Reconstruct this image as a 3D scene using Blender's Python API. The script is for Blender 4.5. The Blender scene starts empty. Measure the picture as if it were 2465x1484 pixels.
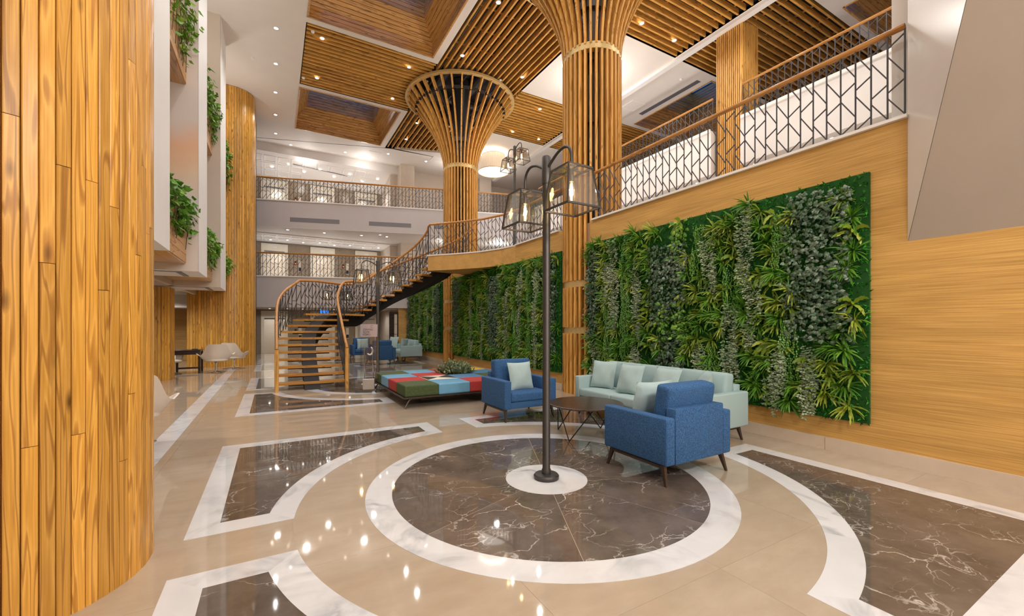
import bpy, bmesh, math, random
from mathutils import Vector, Matrix
random.seed(11)
C = bpy.context.scene.collection
SC = bpy.context.scene
PI = math.pi
def R(d): return d*PI/180

# ------------------------------------------------------------------ camera, world, lights
cam = bpy.data.objects.new('camera', bpy.data.cameras.new('camera'))
C.objects.link(cam)
cam.location = (0, 0, 1.55)
cam.rotation_euler = (R(90), 0, -R(29.68))
cam.data.sensor_width = 36
cam.data.lens = 1009/2465*36
cam.data.shift_y = 41/2465
cam.data.clip_start = .05
SC.camera = cam
SC.view_settings.view_transform = 'Standard'
SC.view_settings.look = 'None'
SC.view_settings.gamma = 1
SC.view_settings.use_curve_mapping = False
SC.view_settings.exposure = 0.75
try:
    SC.cycles.max_bounces = 6; SC.cycles.diffuse_bounces = 4; SC.cycles.glossy_bounces = 3
    SC.cycles.transmission_bounces = 4; SC.cycles.transparent_max_bounces = 12
    SC.cycles.caustics_reflective = False; SC.cycles.caustics_refractive = False
    SC.cycles.sample_clamp_indirect = 6; SC.cycles.use_adaptive_sampling = True; SC.cycles.adaptive_threshold = .04
except Exception: pass
w = bpy.data.worlds.new('dusk'); SC.world = w; w.use_nodes = True
w.node_tree.nodes['Background'].inputs[0].default_value = (.075, .27, .70, 1)
w.node_tree.nodes['Background'].inputs[1].default_value = 1.0

WARM = (1, .982, .96)
def lamp(kind, loc, power, size=.07, color=WARM, angle=150, blend=.9, rot=(0, 0, 0)):
    l = bpy.data.lights.new('light', kind); l.energy = power; l.color = color
    if kind == 'SPOT': l.spot_size = R(angle); l.spot_blend = blend
    if kind != 'AREA': l.shadow_soft_size = size
    else: l.size = size
    o = bpy.data.objects.new('light', l); o.location = loc; o.rotation_euler = rot; C.objects.link(o); return o

# visible downlights of the hall ceiling (x, y)
DL_WHITE = [(.08, 14.48), (.08, 16.45), (.08, 18.48), (.09, 20.44), (.1, 22.44)]
DL_SLAT = [(1.33, 14.28), (4.09, 14.38), (1.38, 16.66), (4.09, 16.7), (5.42, 10.27), (5.45, 12.89), (7.8, 12.94),
           (5.53, 18.19), (5.56, 20.03), (9.59, 14.49), (9.62, 16.82), (11.1, 16.88), (9.48, 8.88), (10.94, 8.91), (7.7, 10.3)]
P_DL = 72
for x, y in DL_WHITE + DL_SLAT: lamp('SPOT', (x, y, 10.30), P_DL, .035)
# the same hall goes on behind and above the camera
for x, y in [(.08, 12.4), (.08, 10.4), (.08, 8.4), (.08, 6.4), (.08, 4.4), (.08, 2.4), (.08, .4), (1.4, 6.5), (4.1, 6.5), (1.4, 8.9), (4.1, 8.9),
             (5.5, 2.5), (7.7, 2.5), (5.5, 5), (1.4, -1.3), (4.1, -1.3), (9.6, 6.6), (11, 6.6), (5.5, -2.5), (9.6, 1)]:
    lamp('SPOT', (x, y, 10.30), P_DL, .035)
# light of the drum lamp, plus unseen point lights added to brighten the ceiling
for x, y in [(9.95, 19.4), (9.95, 11.6), (9.95, 3.9), (2.7, -3.4), (9.95, -3.9)]: lamp('POINT', (x, y, 9.9), 70, .25)
# added fill lights behind the camera, added unseen upward spots over the mezzanine
for x, y, z, p in [(.4, -3.2, 5.0, 370), (4.2, -3.4, 5.0, 430)]: lamp('POINT', (x, y, z), p, .5)
for x, y in [(9.2, 5), (9.2, 9), (9.2, 13), (9.2, 17)]: lamp('SPOT', (x, y, 4.6), 165, .25, angle=165, rot=(PI, 0, 0))
for y in (2.5, 6, 13, 17.5): lamp('SPOT', (-2.1, y, 8.2), 52, .2, angle=165, rot=(PI, 0, 0))  # unseen upward spots added on the left to brighten the ceiling
# level lobbies at the far end, gallery and seating niches
for z, p in ((2.35, 22), (5.75, 20), (9.3, 24)):
    for x in (.2, 2.6, 5.0): lamp('SPOT', (x, 24.7, z), p*1.5, .12, angle=168)
for z in (4.5, 8.1):
    for x in (.2, 2.6, 5.0): lamp('SPOT', (x, 25.0, z), 26, .2, angle=170, rot=(PI, 0, 0))  # upward spots added to lift the lobby ceilings
for x, y, z, p in [(8.5, 21.7, 5.7, 26), (11, 20.8, 5.7, 26), (8.5, 21.7, 9.7, 20), (11, 21, 9.7, 20), (1.5, 24, 9.9, 14), (4.2, 23.2, 9.9, 14)]:
    lamp('POINT', (x, y, z), p, .15)
for y in (3.2, 5.4, 9.2, 12.2, 15): lamp('SPOT', (13, y, 6.1), 40, .06)
for y in (4, 9, 13): lamp('SPOT', (14.5, y, 10.2), 30, .06)
for x, y in [(-3.2, 8), (-3.2, 12.5), (-3.0, 17), (-3.5, 20.2)]: lamp('SPOT', (x, y, 2.55), 95, .08, angle=160)

# ------------------------------------------------------------------ materials
def N(nt, t, **k):
    n = nt.nodes.new(t)
    for a, b in k.items(): setattr(n, a, b)
    return n
def mat0(name):
    m = bpy.data.materials.new(name); m.use_nodes = True
    nt = m.node_tree; b = nt.nodes['Principled BSDF']
    return m, nt, b
def ramp(nt, stops):
    r = N(nt, 'ShaderNodeValToRGB'); e = r.color_ramp.elements
    while len(e) < len(stops): e.new(.5)
    for q, (p, c) in zip(e, stops): q.position = p; q.color = (*c, 1)
    return r
def s2l(*c):
    return tuple((v/255/12.92 if v/255 <= .04045 else ((v/255+.055)/1.055)**2.4) for v in c)
def plain(name, col, rough=.5, metal=0, bump=0, bscale=60, spec=.5, var=0, sheen=0):
    m, nt, b = mat0(name); L = nt.links.new
    b.inputs['Roughness'].default_value = rough; b.inputs['Metallic'].default_value = metal
    b.inputs['Specular IOR Level'].default_value = spec
    tc = N(nt, 'ShaderNodeTexCoord'); n = N(nt, 'ShaderNodeTexNoise'); n.inputs['Scale'].default_value = bscale; n.inputs['Detail'].default_value = 3
    L(tc.outputs['Object'], n.inputs['Vector'])
    k = .10 if not var else var
    r = ramp(nt, [(.3, tuple(c*(1-k) for c in col)), (.7, tuple(min(1, c*(1+k)) for c in col))])
    L(n.outputs['Fac'], r.inputs['Fac']); L(r.outputs['Color'], b.inputs['Base Color'])
    if bump:
        bp = N(nt, 'ShaderNodeBump'); bp.inputs['Strength'].default_value = bump; bp.inputs['Distance'].default_value = .004
        L(n.outputs['Fac'], bp.inputs['Height']); L(bp.outputs['Normal'], b.inputs['Normal'])
    return m
def emit(name, col, s):
    m, nt, b = mat0(name); b.inputs['Base Color'].default_value = (*col, 1)
    b.inputs['Emission Color'].default_value = (*col, 1); b.inputs['Emission Strength'].default_value = s
    return m
def wood(name, axis, dark, mid, light, rough=.4, knots=True, along=.5, across=9, rnd=.35, spec=.4, coat=0):
    """grain along axis (0 x, 1 y, 2 z); every object takes its own cut and tone"""
    m, nt, b = mat0(name); L = nt.links.new
    tc = N(nt, 'ShaderNodeTexCoord'); oi = N(nt, 'ShaderNodeObjectInfo')
    mul = N(nt, 'ShaderNodeVectorMath', operation='SCALE'); mul.inputs[0].default_value = (37.1, 53.7, 71.3)
    L(oi.outputs['Random'], mul.inputs['Scale'])
    add = N(nt, 'ShaderNodeVectorMath', operation='ADD'); L(tc.outputs['Object'], add.inputs[0]); L(mul.outputs['Vector'], add.inputs[1])
    sc = [across]*3; sc[axis] = along
    mp = N(nt, 'ShaderNodeVectorMath', operation='MULTIPLY'); mp.inputs[1].default_value = sc; L(add.outputs['Vector'], mp.inputs[0])
    n1 = N(nt, 'ShaderNodeTexNoise'); n1.inputs['Scale'].default_value = 1.0; n1.inputs['Detail'].default_value = 2; n1.inputs['Distortion'].default_value = .6
    L(mp.outputs['Vector'], n1.inputs['Vector'])
    m1 = N(nt, 'ShaderNodeMath', operation='MULTIPLY'); m1.inputs[1].default_value = 38; L(n1.outputs['Fac'], m1.inputs[0])
    si = N(nt, 'ShaderNodeMath', operation='SINE'); L(m1.outputs[0], si.inputs[0])
    r1 = ramp(nt, [(.0, mid), (.75, light), (1, dark)])
    hs = N(nt, 'ShaderNodeMath', operation='MULTIPLY_ADD'); hs.inputs[1].default_value = .5; hs.inputs[2].default_value = .5; L(si.outputs[0], hs.inputs[0])
    L(hs.outputs[0], r1.inputs['Fac'])
    sf = [130]*3; sf[axis] = 2.5
    mf = N(nt, 'ShaderNodeVectorMath', operation='MULTIPLY'); mf.inputs[1].default_value = sf; L(add.outputs['Vector'], mf.inputs[0])
    n2 = N(nt, 'ShaderNodeTexNoise'); n2.inputs['Scale'].default_value = 1; n2.inputs['Detail'].default_value = 3; L(mf.outputs['Vector'], n2.inputs['Vector'])
    r2 = ramp(nt, [(.3, (.72, .68, .62)), (.7, (1.08, 1.08, 1.08))])
    L(n2.outputs['Fac'], r2.inputs['Fac'])
    mx = N(nt, 'ShaderNodeMix', data_type='RGBA', blend_type='MULTIPLY'); mx.inputs[0].default_value = .8
    L(r1.outputs['Color'], mx.inputs[6]); L(r2.outputs['Color'], mx.inputs[7])
    out = mx.outputs[2]
    if knots:
        sk = [6.0]*3; sk[axis] = 1.7
        mk = N(nt, 'ShaderNodeVectorMath', operation='MULTIPLY'); mk.inputs[1].default_value = sk; L(add.outputs['Vector'], mk.inputs[0])
        vo = N(nt, 'ShaderNodeTexVoronoi'); vo.inputs['Scale'].default_value = 1; L(mk.outputs['Vector'], vo.inputs['Vector'])
        rk = ramp(nt, [(.03, (.16, .11, .07)), (.13, (1, 1, 1))]); L(vo.outputs['Distance'], rk.inputs['Fac'])
        mk2 = N(nt, 'ShaderNodeMix', data_type='RGBA', blend_type='MULTIPLY'); mk2.inputs[0].default_value = .9
        L(out, mk2.inputs[6]); L(rk.outputs['Color'], mk2.inputs[7]); out = mk2.outputs[2]
    hv = N(nt, 'ShaderNodeHueSaturation')
    vm = N(nt, 'ShaderNodeMath', operation='MULTIPLY_ADD'); vm.inputs[1].default_value = rnd; vm.inputs[2].default_value = 1-rnd/2
    L(oi.outputs['Random'], vm.inputs[0]); L(vm.outputs[0], hv.inputs['Value']); L(out, hv.inputs['Color'])
    L(hv.outputs['Color'], b.inputs['Base Color'])
    b.inputs['Roughness'].default_value = rough; b.inputs['Specular IOR Level'].default_value = spec
    b.inputs['Coat Weight'].default_value = coat; b.inputs['Coat Roughness'].default_value = .25
    bp = N(nt, 'ShaderNodeBump'); bp.inputs['Strength'].default_value = .15; bp.inputs['Distance'].default_value = .002
    L(n2.outputs['Fac'], bp.inputs['Height']); L(bp.outputs['Normal'], b.inputs['Normal'])
    return m
def marble(name, base, base2, vein, vscale, vwidth, rough, rnd=.12, amount=1, stretch=(1, 1, 1)):
    m, nt, b = mat0(name); L = nt.links.new
    tc = N(nt, 'ShaderNodeTexCoord'); oi = N(nt, 'ShaderNodeObjectInfo')
    mul = N(nt, 'ShaderNodeVectorMath', operation='SCALE'); mul.inputs[0].default_value = (17.1, 23.7, 31.3); L(oi.outputs['Random'], mul.inputs['Scale'])
    add = N(nt, 'ShaderNodeVectorMath', operation='ADD'); L(tc.outputs['Object'], add.inputs[0]); L(mul.outputs['Vector'], add.inputs[1])
    st = N(nt, 'ShaderNodeVectorMath', operation='MULTIPLY'); st.inputs[1].default_value = stretch; L(add.outputs['Vector'], st.inputs[0])
    n1 = N(nt, 'ShaderNodeTexNoise'); n1.inputs['Scale'].default_value = 2.2; n1.inputs['Detail'].default_value = 6; n1.inputs['Roughness'].default_value = .6
    L(st.outputs['Vector'], n1.inputs['Vector'])
    r1 = ramp(nt, [(.3, base), (.72, base2)]); L(n1.outputs['Fac'], r1.inputs['Fac'])
    n2 = N(nt, 'ShaderNodeTexNoise'); n2.inputs['Scale'].default_value = vscale; n2.inputs['Detail'].default_value = 5; n2.inputs['Distortion'].default_value = 1.2
    L(st.outputs['Vector'], n2.inputs['Vector'])
    sb = N(nt, 'ShaderNodeMath', operation='SUBTRACT'); sb.inputs[1].default_value = .5; L(n2.outputs['Fac'], sb.inputs[0])
    ab = N(nt, 'ShaderNodeMath', operation='ABSOLUTE'); L(sb.outputs[0], ab.inputs[0])
    r2 = ramp(nt, [(0, (1, 1, 1)), (vwidth, (0, 0, 0))]); L(ab.outputs[0], r2.inputs['Fac'])
    n3 = N(nt, 'ShaderNodeTexNoise'); n3.inputs['Scale'].default_value = 1.6; n3.inputs['Detail'].default_value = 4; L(st.outputs['Vector'], n3.inputs['Vector'])
    r3 = ramp(nt, [(.45, (0, 0, 0)), (.7, (amount,)*3)]); L(n3.outputs['Fac'], r3.inputs['Fac'])
    mm = N(nt, 'ShaderNodeMath', operation='MULTIPLY'); L(r2.outputs['Color'], mm.inputs[0]); L(r3.outputs['Color'], mm.inputs[1])
    mx = N(nt, 'ShaderNodeMix', data_type='RGBA'); L(mm.outputs[0], mx.inputs[0]); L(r1.outputs['Color'], mx.inputs[6]); mx.inputs[7].default_value = (*vein, 1)
    hv = N(nt, 'ShaderNodeHueSaturation'); vm = N(nt, 'ShaderNodeMath', operation='MULTIPLY_ADD'); vm.inputs[1].default_value = rnd; vm.inputs[2].default_value = 1-rnd/2
    L(oi.outputs['Random'], vm.inputs[0]); L(vm.outputs[0], hv.inputs['Value']); L(mx.outputs[2], hv.inputs['Color']); L(hv.outputs['Color'], b.inputs['Base Color'])
    b.inputs['Roughness'].default_value = rough; b.inputs['Specular IOR Level'].default_value = .55
    return m
def emperador(name, base, base2, vein, rough):
    m, nt, b = mat0(name); L = nt.links.new
    tc = N(nt, 'ShaderNodeTexCoord'); oi = N(nt, 'ShaderNodeObjectInfo')
    mul = N(nt, 'ShaderNodeVectorMath', operation='SCALE'); mul.inputs[0].default_value = (17.1, 23.7, 31.3); L(oi.outputs['Random'], mul.inputs['Scale'])
    add = N(nt, 'ShaderNodeVectorMath', operation='ADD'); L(tc.outputs['Object'], add.inputs[0]); L(mul.outputs['Vector'], add.inputs[1])
    n1 = N(nt, 'ShaderNodeTexNoise'); n1.inputs['Scale'].default_value = 3; n1.inputs['Detail'].default_value = 7; n1.inputs['Roughness'].default_value = .65; L(add.outputs['Vector'], n1.inputs['Vector'])
    r1 = ramp(nt, [(.3, base), (.72, base2)]); L(n1.outputs['Fac'], r1.inputs['Fac'])
    wn = N(nt, 'ShaderNodeTexNoise'); wn.inputs['Scale'].default_value = 3.5; wn.inputs['Detail'].default_value = 5; L(add.outputs['Vector'], wn.inputs['Vector'])
    ws = N(nt, 'ShaderNodeVectorMath', operation='SCALE'); ws.inputs['Scale'].default_value = .42; L(wn.outputs['Color'], ws.inputs[0])
    wa = N(nt, 'ShaderNodeVectorMath', operation='ADD'); L(add.outputs['Vector'], wa.inputs[0]); L(ws.outputs['Vector'], wa.inputs[1])
    st = N(nt, 'ShaderNodeVectorMath', operation='MULTIPLY'); st.inputs[1].default_value = (1, 1.9, 1); L(wa.outputs['Vector'], st.inputs[0])
    acc = None
    for sc, wd, lo, hi, amt in ((1.5, .016, .50, .66, .95), (4.5, .028, .50, .64, .7)):
        v = N(nt, 'ShaderNodeTexVoronoi', feature='DISTANCE_TO_EDGE'); v.inputs['Scale'].default_value = sc; L(st.outputs['Vector'], v.inputs['Vector'])
        r = ramp(nt, [(0, (1, 1, 1)), (wd, (0, 0, 0))]); L(v.outputs['Distance'], r.inputs['Fac'])
        n3 = N(nt, 'ShaderNodeTexNoise'); n3.inputs['Scale'].default_value = 2.6; n3.inputs['Detail'].default_value = 5
        of = N(nt, 'ShaderNodeVectorMath', operation='ADD'); of.inputs[1].default_value = (sc*3, 1, sc); L(add.outputs['Vector'], of.inputs[0]); L(of.outputs['Vector'], n3.inputs['Vector'])
        r3 = ramp(nt, [(lo, (0, 0, 0)), (hi, (amt,)*3)]); L(n3.outputs['Fac'], r3.inputs['Fac'])
        mm = N(nt, 'ShaderNodeMath', operation='MULTIPLY'); L(r.outputs['Color'], mm.inputs[0]); L(r3.outputs['Color'], mm.inputs[1])
        if acc is None: acc = mm
        else:
            mxm = N(nt, 'ShaderNodeMath', operation='MAXIMUM'); L(acc.outputs[0], mxm.inputs[0]); L(mm.outputs[0], mxm.inputs[1]); acc = mxm
    mx = N(nt, 'ShaderNodeMix', data_type='RGBA'); L(acc.outputs[0], mx.inputs[0]); L(r1.outputs['Color'], mx.inputs[6]); mx.inputs[7].default_value = (*vein, 1)
    hv = N(nt, 'ShaderNodeHueSaturation'); vm = N(nt, 'ShaderNodeMath', operation='MULTIPLY_ADD'); vm.inputs[1].default_value = .22; vm.inputs[2].default_value = .89
    L(oi.outputs['Random'], vm.inputs[0]); L(vm.outputs[0], hv.inputs['Value']); L(mx.outputs[2], hv.inputs['Color']); L(hv.outputs['Color'], b.inputs['Base Color'])
    b.inputs['Roughness'].default_value = rough; b.inputs['Specular IOR Level'].default_value = .55
    return m
def streak(name, c1, c2, axis, rough=.55):
    """veneer wall covering: fine threads along one axis"""
    m, nt, b = mat0(name); L = nt.links.new
    tc = N(nt, 'ShaderNodeTexCoord'); s = [110]*3; s[axis] = 1.6
    mp = N(nt, 'ShaderNodeVectorMath', operation='MULTIPLY'); mp.inputs[1].default_value = s; L(tc.outputs['Object'], mp.inputs[0])
    n = N(nt, 'ShaderNodeTexNoise'); n.inputs['Scale'].default_value = 1; n.inputs['Detail'].default_value = 4; L(mp.outputs['Vector'], n.inputs['Vector'])
    r = ramp(nt, [(.32, c1), (.66, c2)]); L(n.outputs['Fac'], r.inputs['Fac'])
    s2 = [5]*3; s2[axis] = .7
    mp2 = N(nt, 'ShaderNodeVectorMath', operation='MULTIPLY'); mp2.inputs[1].default_value = s2; L(tc.outputs['Object'], mp2.inputs[0])
    n2 = N(nt, 'ShaderNodeTexNoise'); n2.inputs['Scale'].default_value = 1; n2.inputs['Detail'].default_value = 3; L(mp2.outputs['Vector'], n2.inputs['Vector'])
    r2 = ramp(nt, [(.35, (.9, .89, .87)), (.65, (1.05, 1.05, 1.05))]); L(n2.outputs['Fac'], r2.inputs['Fac'])
    mx = N(nt, 'ShaderNodeMix', data_type='RGBA', blend_type='MULTIPLY'); mx.inputs[0].default_value = 1
    L(r.outputs['Color'], mx.inputs[6]); L(r2.outputs['Color'], mx.inputs[7]); L(mx.outputs[2], b.inputs['Base Color'])
    b.inputs['Roughness'].default_value = rough
    bp = N(nt, 'ShaderNodeBump'); bp.inputs['Strength'].default_value = .2; bp.inputs['Distance'].default_value = .002
    L(n.outputs['Fac'], bp.inputs['Height']); L(bp.outputs['Normal'], b.inputs['Normal'])
    return m
def leaf(name, c1, c2, c3, rough=.45, trans=.12):
    m, nt, b = mat0(name); L = nt.links.new
    g = N(nt, 'ShaderNodeNewGeometry'); oi = N(nt, 'ShaderNodeObjectInfo')
    a = N(nt, 'ShaderNodeMath', operation='MULTIPLY_ADD'); a.inputs[1].default_value = .65; L(g.outputs['Random Per Island'], a.inputs[0])
    a2 = N(nt, 'ShaderNodeMath', operation='MULTIPLY'); a2.inputs[1].default_value = .35; L(oi.outputs['Random'], a2.inputs[0]); L(a2.outputs[0], a.inputs[2])
    r = ramp(nt, [(.1, c1), (.5, c2), (.95, c3)]); L(a.outputs[0], r.inputs['Fac']); L(r.outputs['Color'], b.inputs['Base Color'])
    b.inputs['Roughness'].default_value = rough; b.inputs['Specular IOR Level'].default_value = .4
    if trans:
        t = N(nt, 'ShaderNodeBsdfTranslucent'); L(r.outputs['Color'], t.inputs['Color'])
        mx = N(nt, 'ShaderNodeMixShader'); mx.inputs[0].default_value = trans
        L(b.outputs[0], mx.inputs[1]); L(t.outputs[0], mx.inputs[2]); L(mx.outputs[0], nt.nodes['Material Output'].inputs['Surface'])
    return m
def glass(name, tint=(1, 1, 1), gl=.12, rough=.02):
    m, nt, b = mat0(name); L = nt.links.new
    t = N(nt, 'ShaderNodeBsdfTransparent'); t.inputs[0].default_value = (*tint, 1)
    g = N(nt, 'ShaderNodeBsdfGlossy'); g.inputs['Roughness'].default_value = rough
    f = N(nt, 'ShaderNodeFresnel'); f.inputs[0].default_value = 1.5
    k = N(nt, 'ShaderNodeMath', operation='MULTIPLY_ADD'); k.inputs[1].default_value = .35; k.inputs[2].default_value = gl*.3; L(f.outputs[0], k.inputs[0])
    mx = N(nt, 'ShaderNodeMixShader'); L(k.outputs[0], mx.inputs[0]); L(t.outputs[0], mx.inputs[1]); L(g.outputs[0], mx.inputs[2])
    L(mx.outputs[0], nt.nodes['Material Output'].inputs['Surface'])
    return m
WD, WM, WL = (.46, .21, .036), (.67, .335, .056), (.77, .415, .088)
M = dict(
    plank=wood('pine_plank', 2, WD, WM, WL, .32, along=.55, across=11, rnd=.45),
    slat_x=wood('pine_slat_x', 0, (.44, .20, .034), (.72, .365, .07), (.80, .44, .11), .5, rnd=.25, across=8),
    slat_y=wood('pine_slat_y', 1, (.44, .20, .034), (.72, .365, .07), (.80, .44, .11), .5, rnd=.25, across=8),
    slat_z=wood('pine_slat_z', 2, (.50, .235, .045), (.77, .395, .09), (.84, .48, .14), .5, rnd=.22, across=8),
    board_x=wood('pine_board_x', 0, (.40, .185, .04), (.66, .33, .085), (.74, .40, .12), .25, rnd=.2, across=8, coat=1),
    board_y=wood('pine_board_y', 1, (.40, .185, .04), (.66, .33, .085), (.74, .40, .12), .25, rnd=.2, across=8, coat=1),
    planter=wood('pine_planter', 1, (.45, .22, .08), (.66, .37, .16), (.74, .45, .21), .5, rnd=.15, across=8),
    tread=wood('oak_tread', 0, (.38, .165, .026), (.58, .28, .05), (.68, .35, .085), .3, knots=False, rnd=.25),
    rail=wood('oak_handrail', 1, (.40, .17, .04), (.56, .255, .065), (.64, .31, .09), .3, knots=False, rnd=.1),
    dark_table=wood('wenge', 0, (.02, .012, .01), (.045, .026, .02), (.06, .035, .026), .3, knots=False),
    veneer=streak('oak_veneer', (.51, .272, .066), (.71, .418, .122), 1),
    veneer_x=streak('oak_veneer_x', (.51, .272, .070), (.71, .418, .132), 0),
    white=plain('white_paint', (.80, .75, .71), .55, bscale=2, var=.015),
    ceil=plain('ceiling_paint', (.80, .73, .66), .6, bscale=2, var=.015),
    fin=plain('fin_paint', (.88, .85, .82), .5, bscale=2, var=.015),
    lilac=plain('fascia_paint', (.58, .53, .52), .6, bscale=2, var=.02),
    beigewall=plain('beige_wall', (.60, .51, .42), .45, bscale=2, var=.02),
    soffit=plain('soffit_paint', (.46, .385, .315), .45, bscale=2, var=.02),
    glosswhite=plain('gloss_white', (.80, .74, .69), .2, bscale=2, var=.015),
    dark=plain('dark_void', (.03, .028, .03), .8),
    duct=plain('duct_grey', (.10, .095, .095), .5, .3),
    core=plain('column_core', (.035, .033, .036), .5),
    groove=plain('groove_brown', (.05, .022, .008), .8),
    steel=plain('black_steel', (.022, .020, .020), .6, 0, spec=.2),
    railsteel=plain('rail_steel', (.085, .082, .088), .45, .5),
    lampsteel=plain('lamp_steel', (.07, .065, .062), .4, .6),
    chrome=plain('chrome', (.75, .73, .70), .12, 1),
    bronze=plain('bronze_leg', (.10, .075, .06), .35, .7),
    brass=plain('ring_brass', (.66, .47, .20), .35, .35, bscale=30),
    inox=plain('lift_steel', (.72, .66, .56), .28, .85),
    frame_in=plain('lift_frame', (.78, .72, .60), .35, .4),
    denim=plain('blue_denim', (.030, .105, .255), .85, bump=.5, bscale=130, var=.6),
    aqua=plain('aqua_cloth', (.37, .50, .50), .85, bump=.3, bscale=240, var=.08),
    pillow=plain('pillow_cloth', (.42, .55, .545), .85, bump=.4, bscale=9, var=.04),
    cream=plain('cream_leather', (.74, .64, .54), .4, bscale=3, var=.03),
    green_v=plain('green_velvet', (.065, .095, .030), .8, bump=.2, bscale=25, var=.2),
    red_v=plain('red_velvet', (.44, .040, .035), .8, bump=.2, bscale=25, var=.15),
    blue_l=plain('sky_blue_leather', (.16, .40, .60), .4, bscale=25, var=.04),
    blue_m=plain('mid_blue_leather', (.09, .23, .42), .45, bscale=25, var=.05),
    yellow=plain('yellow_leather', (.80, .50, .03), .45, bscale=25, var=.05),
    black_l=plain('black_leather', (.03, .028, .03), .5),
    ivory=plain('ivory_leather', (.80, .72, .58), .5),
    beige_m=marble('beige_marble', (.40, .315, .228), (.475, .385, .287), (.42, .32, .22), 1.3, .012, .045, .06, .6, (1, 2.2, 1)),
    white_m=marble('white_marble', (.63, .63, .64), (.71, .71, .72), (.36, .36, .38), 1.6, .075, .04, .05, .9),
    dark_m=emperador('emperador_marble', (.085, .066, .053), (.165, .13, .106), (.62, .58, .53), .035),
    base_m=marble('skirting_marble', (.62, .50, .38), (.70, .58, .46), (.45, .36, .27), 1.5, .01, .2, .06, .5),
    lobby_m=marble('lobby_marble', (.27, .205, .135), (.36, .28, .195), (.52, .44, .34), 3, .01, .2, .1, .6),
    pale_m=marble('pale_marble', (.66, .55, .44), (.74, .64, .53), (.5, .4, .3), 1.5, .01, .15, .08, .5),
    acrylic=glass('acrylic', (.93, .95, .95), .3),
    lampglass=glass('lamp_glass', (.975, .965, .94), .03),
    skyglass=glass('skylight_glass', (.85, .93, 1), .1),
    bulbglass=glass('bulb_glass', (1, .96, .86), .4),
    filament=emit('filament', (1, .62, .22), 60),
    dlens=emit('downlight_lens', (1, .95, .88), 14),
    shade=emit('lamp_shade_glow', (.9, .74, .56), .22),
    diffuser=emit('lamp_diffuser', (1, .95, .88), 1.2),
    screen=emit('blue_screen', (.04, .25, .9), .6),
    red_light=emit('red_display', (1, .08, .03), 2),
    grille=plain('grille_grey', (.22, .21, .22), .5),
    ink=plain('black_ink', (.02, .02, .025), .5),
    plate=plain('brushed_plate', (.62, .58, .54), .3, .7),
    print=plain('sign_print', (.62, .55, .60), .12, .5),
    fern=leaf('fern_leaf', (.09, .17, .010), (.22, .33, .025), (.40, .45, .055)),
    grass=leaf('grass_leaf', (.05, .16, .010), (.12, .32, .025), (.27, .48, .06)),
    moss=leaf('moss_leaf', (.008, .10, .006), (.02, .24, .012), (.05, .42, .022), .7, 0),
    ivy=leaf('dark_ivy_leaf', (.035, .075, .035), (.085, .145, .08), (.26, .33, .25), .35, 0),
    sage=leaf('sage_leaf', (.12, .18, .09), (.26, .33, .18), (.48, .54, .36), .5, .05),
    beads=leaf('bead_leaf', (.05, .17, .015), (.12, .31, .04), (.28, .48, .11), .35, 0),
    vine=leaf('vine_leaf', (.045, .15, .010), (.13, .31, .03), (.34, .50, .07)),
    eucalyptus=leaf('eucalyptus_leaf', (.16, .22, .09), (.31, .38, .21), (.52, .57, .40), .55, .05),
    stem=plain('stem_brown', (.12, .08, .03), .7),
)
# cloudy orange tone, varying with height, for the middle balcony box side
def cloudy_side():
    m, nt, b = mat0('cloudy_orange'); L = nt.links.new
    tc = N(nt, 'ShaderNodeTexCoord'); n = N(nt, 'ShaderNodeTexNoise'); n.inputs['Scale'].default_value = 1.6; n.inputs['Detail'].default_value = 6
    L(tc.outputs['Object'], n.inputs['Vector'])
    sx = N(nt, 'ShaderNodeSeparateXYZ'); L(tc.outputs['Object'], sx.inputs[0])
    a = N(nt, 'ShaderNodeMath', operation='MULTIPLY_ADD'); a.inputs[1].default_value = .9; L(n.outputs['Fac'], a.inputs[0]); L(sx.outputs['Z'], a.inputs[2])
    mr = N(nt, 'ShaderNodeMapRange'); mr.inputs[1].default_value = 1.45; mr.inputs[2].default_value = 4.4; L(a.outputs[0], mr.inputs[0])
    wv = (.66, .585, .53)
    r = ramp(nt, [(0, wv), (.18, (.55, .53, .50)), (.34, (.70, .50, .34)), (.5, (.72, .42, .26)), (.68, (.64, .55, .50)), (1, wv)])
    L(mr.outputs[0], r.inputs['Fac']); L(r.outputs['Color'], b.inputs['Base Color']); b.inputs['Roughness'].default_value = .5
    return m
M['cloudy_side'] = cloudy_side()

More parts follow.
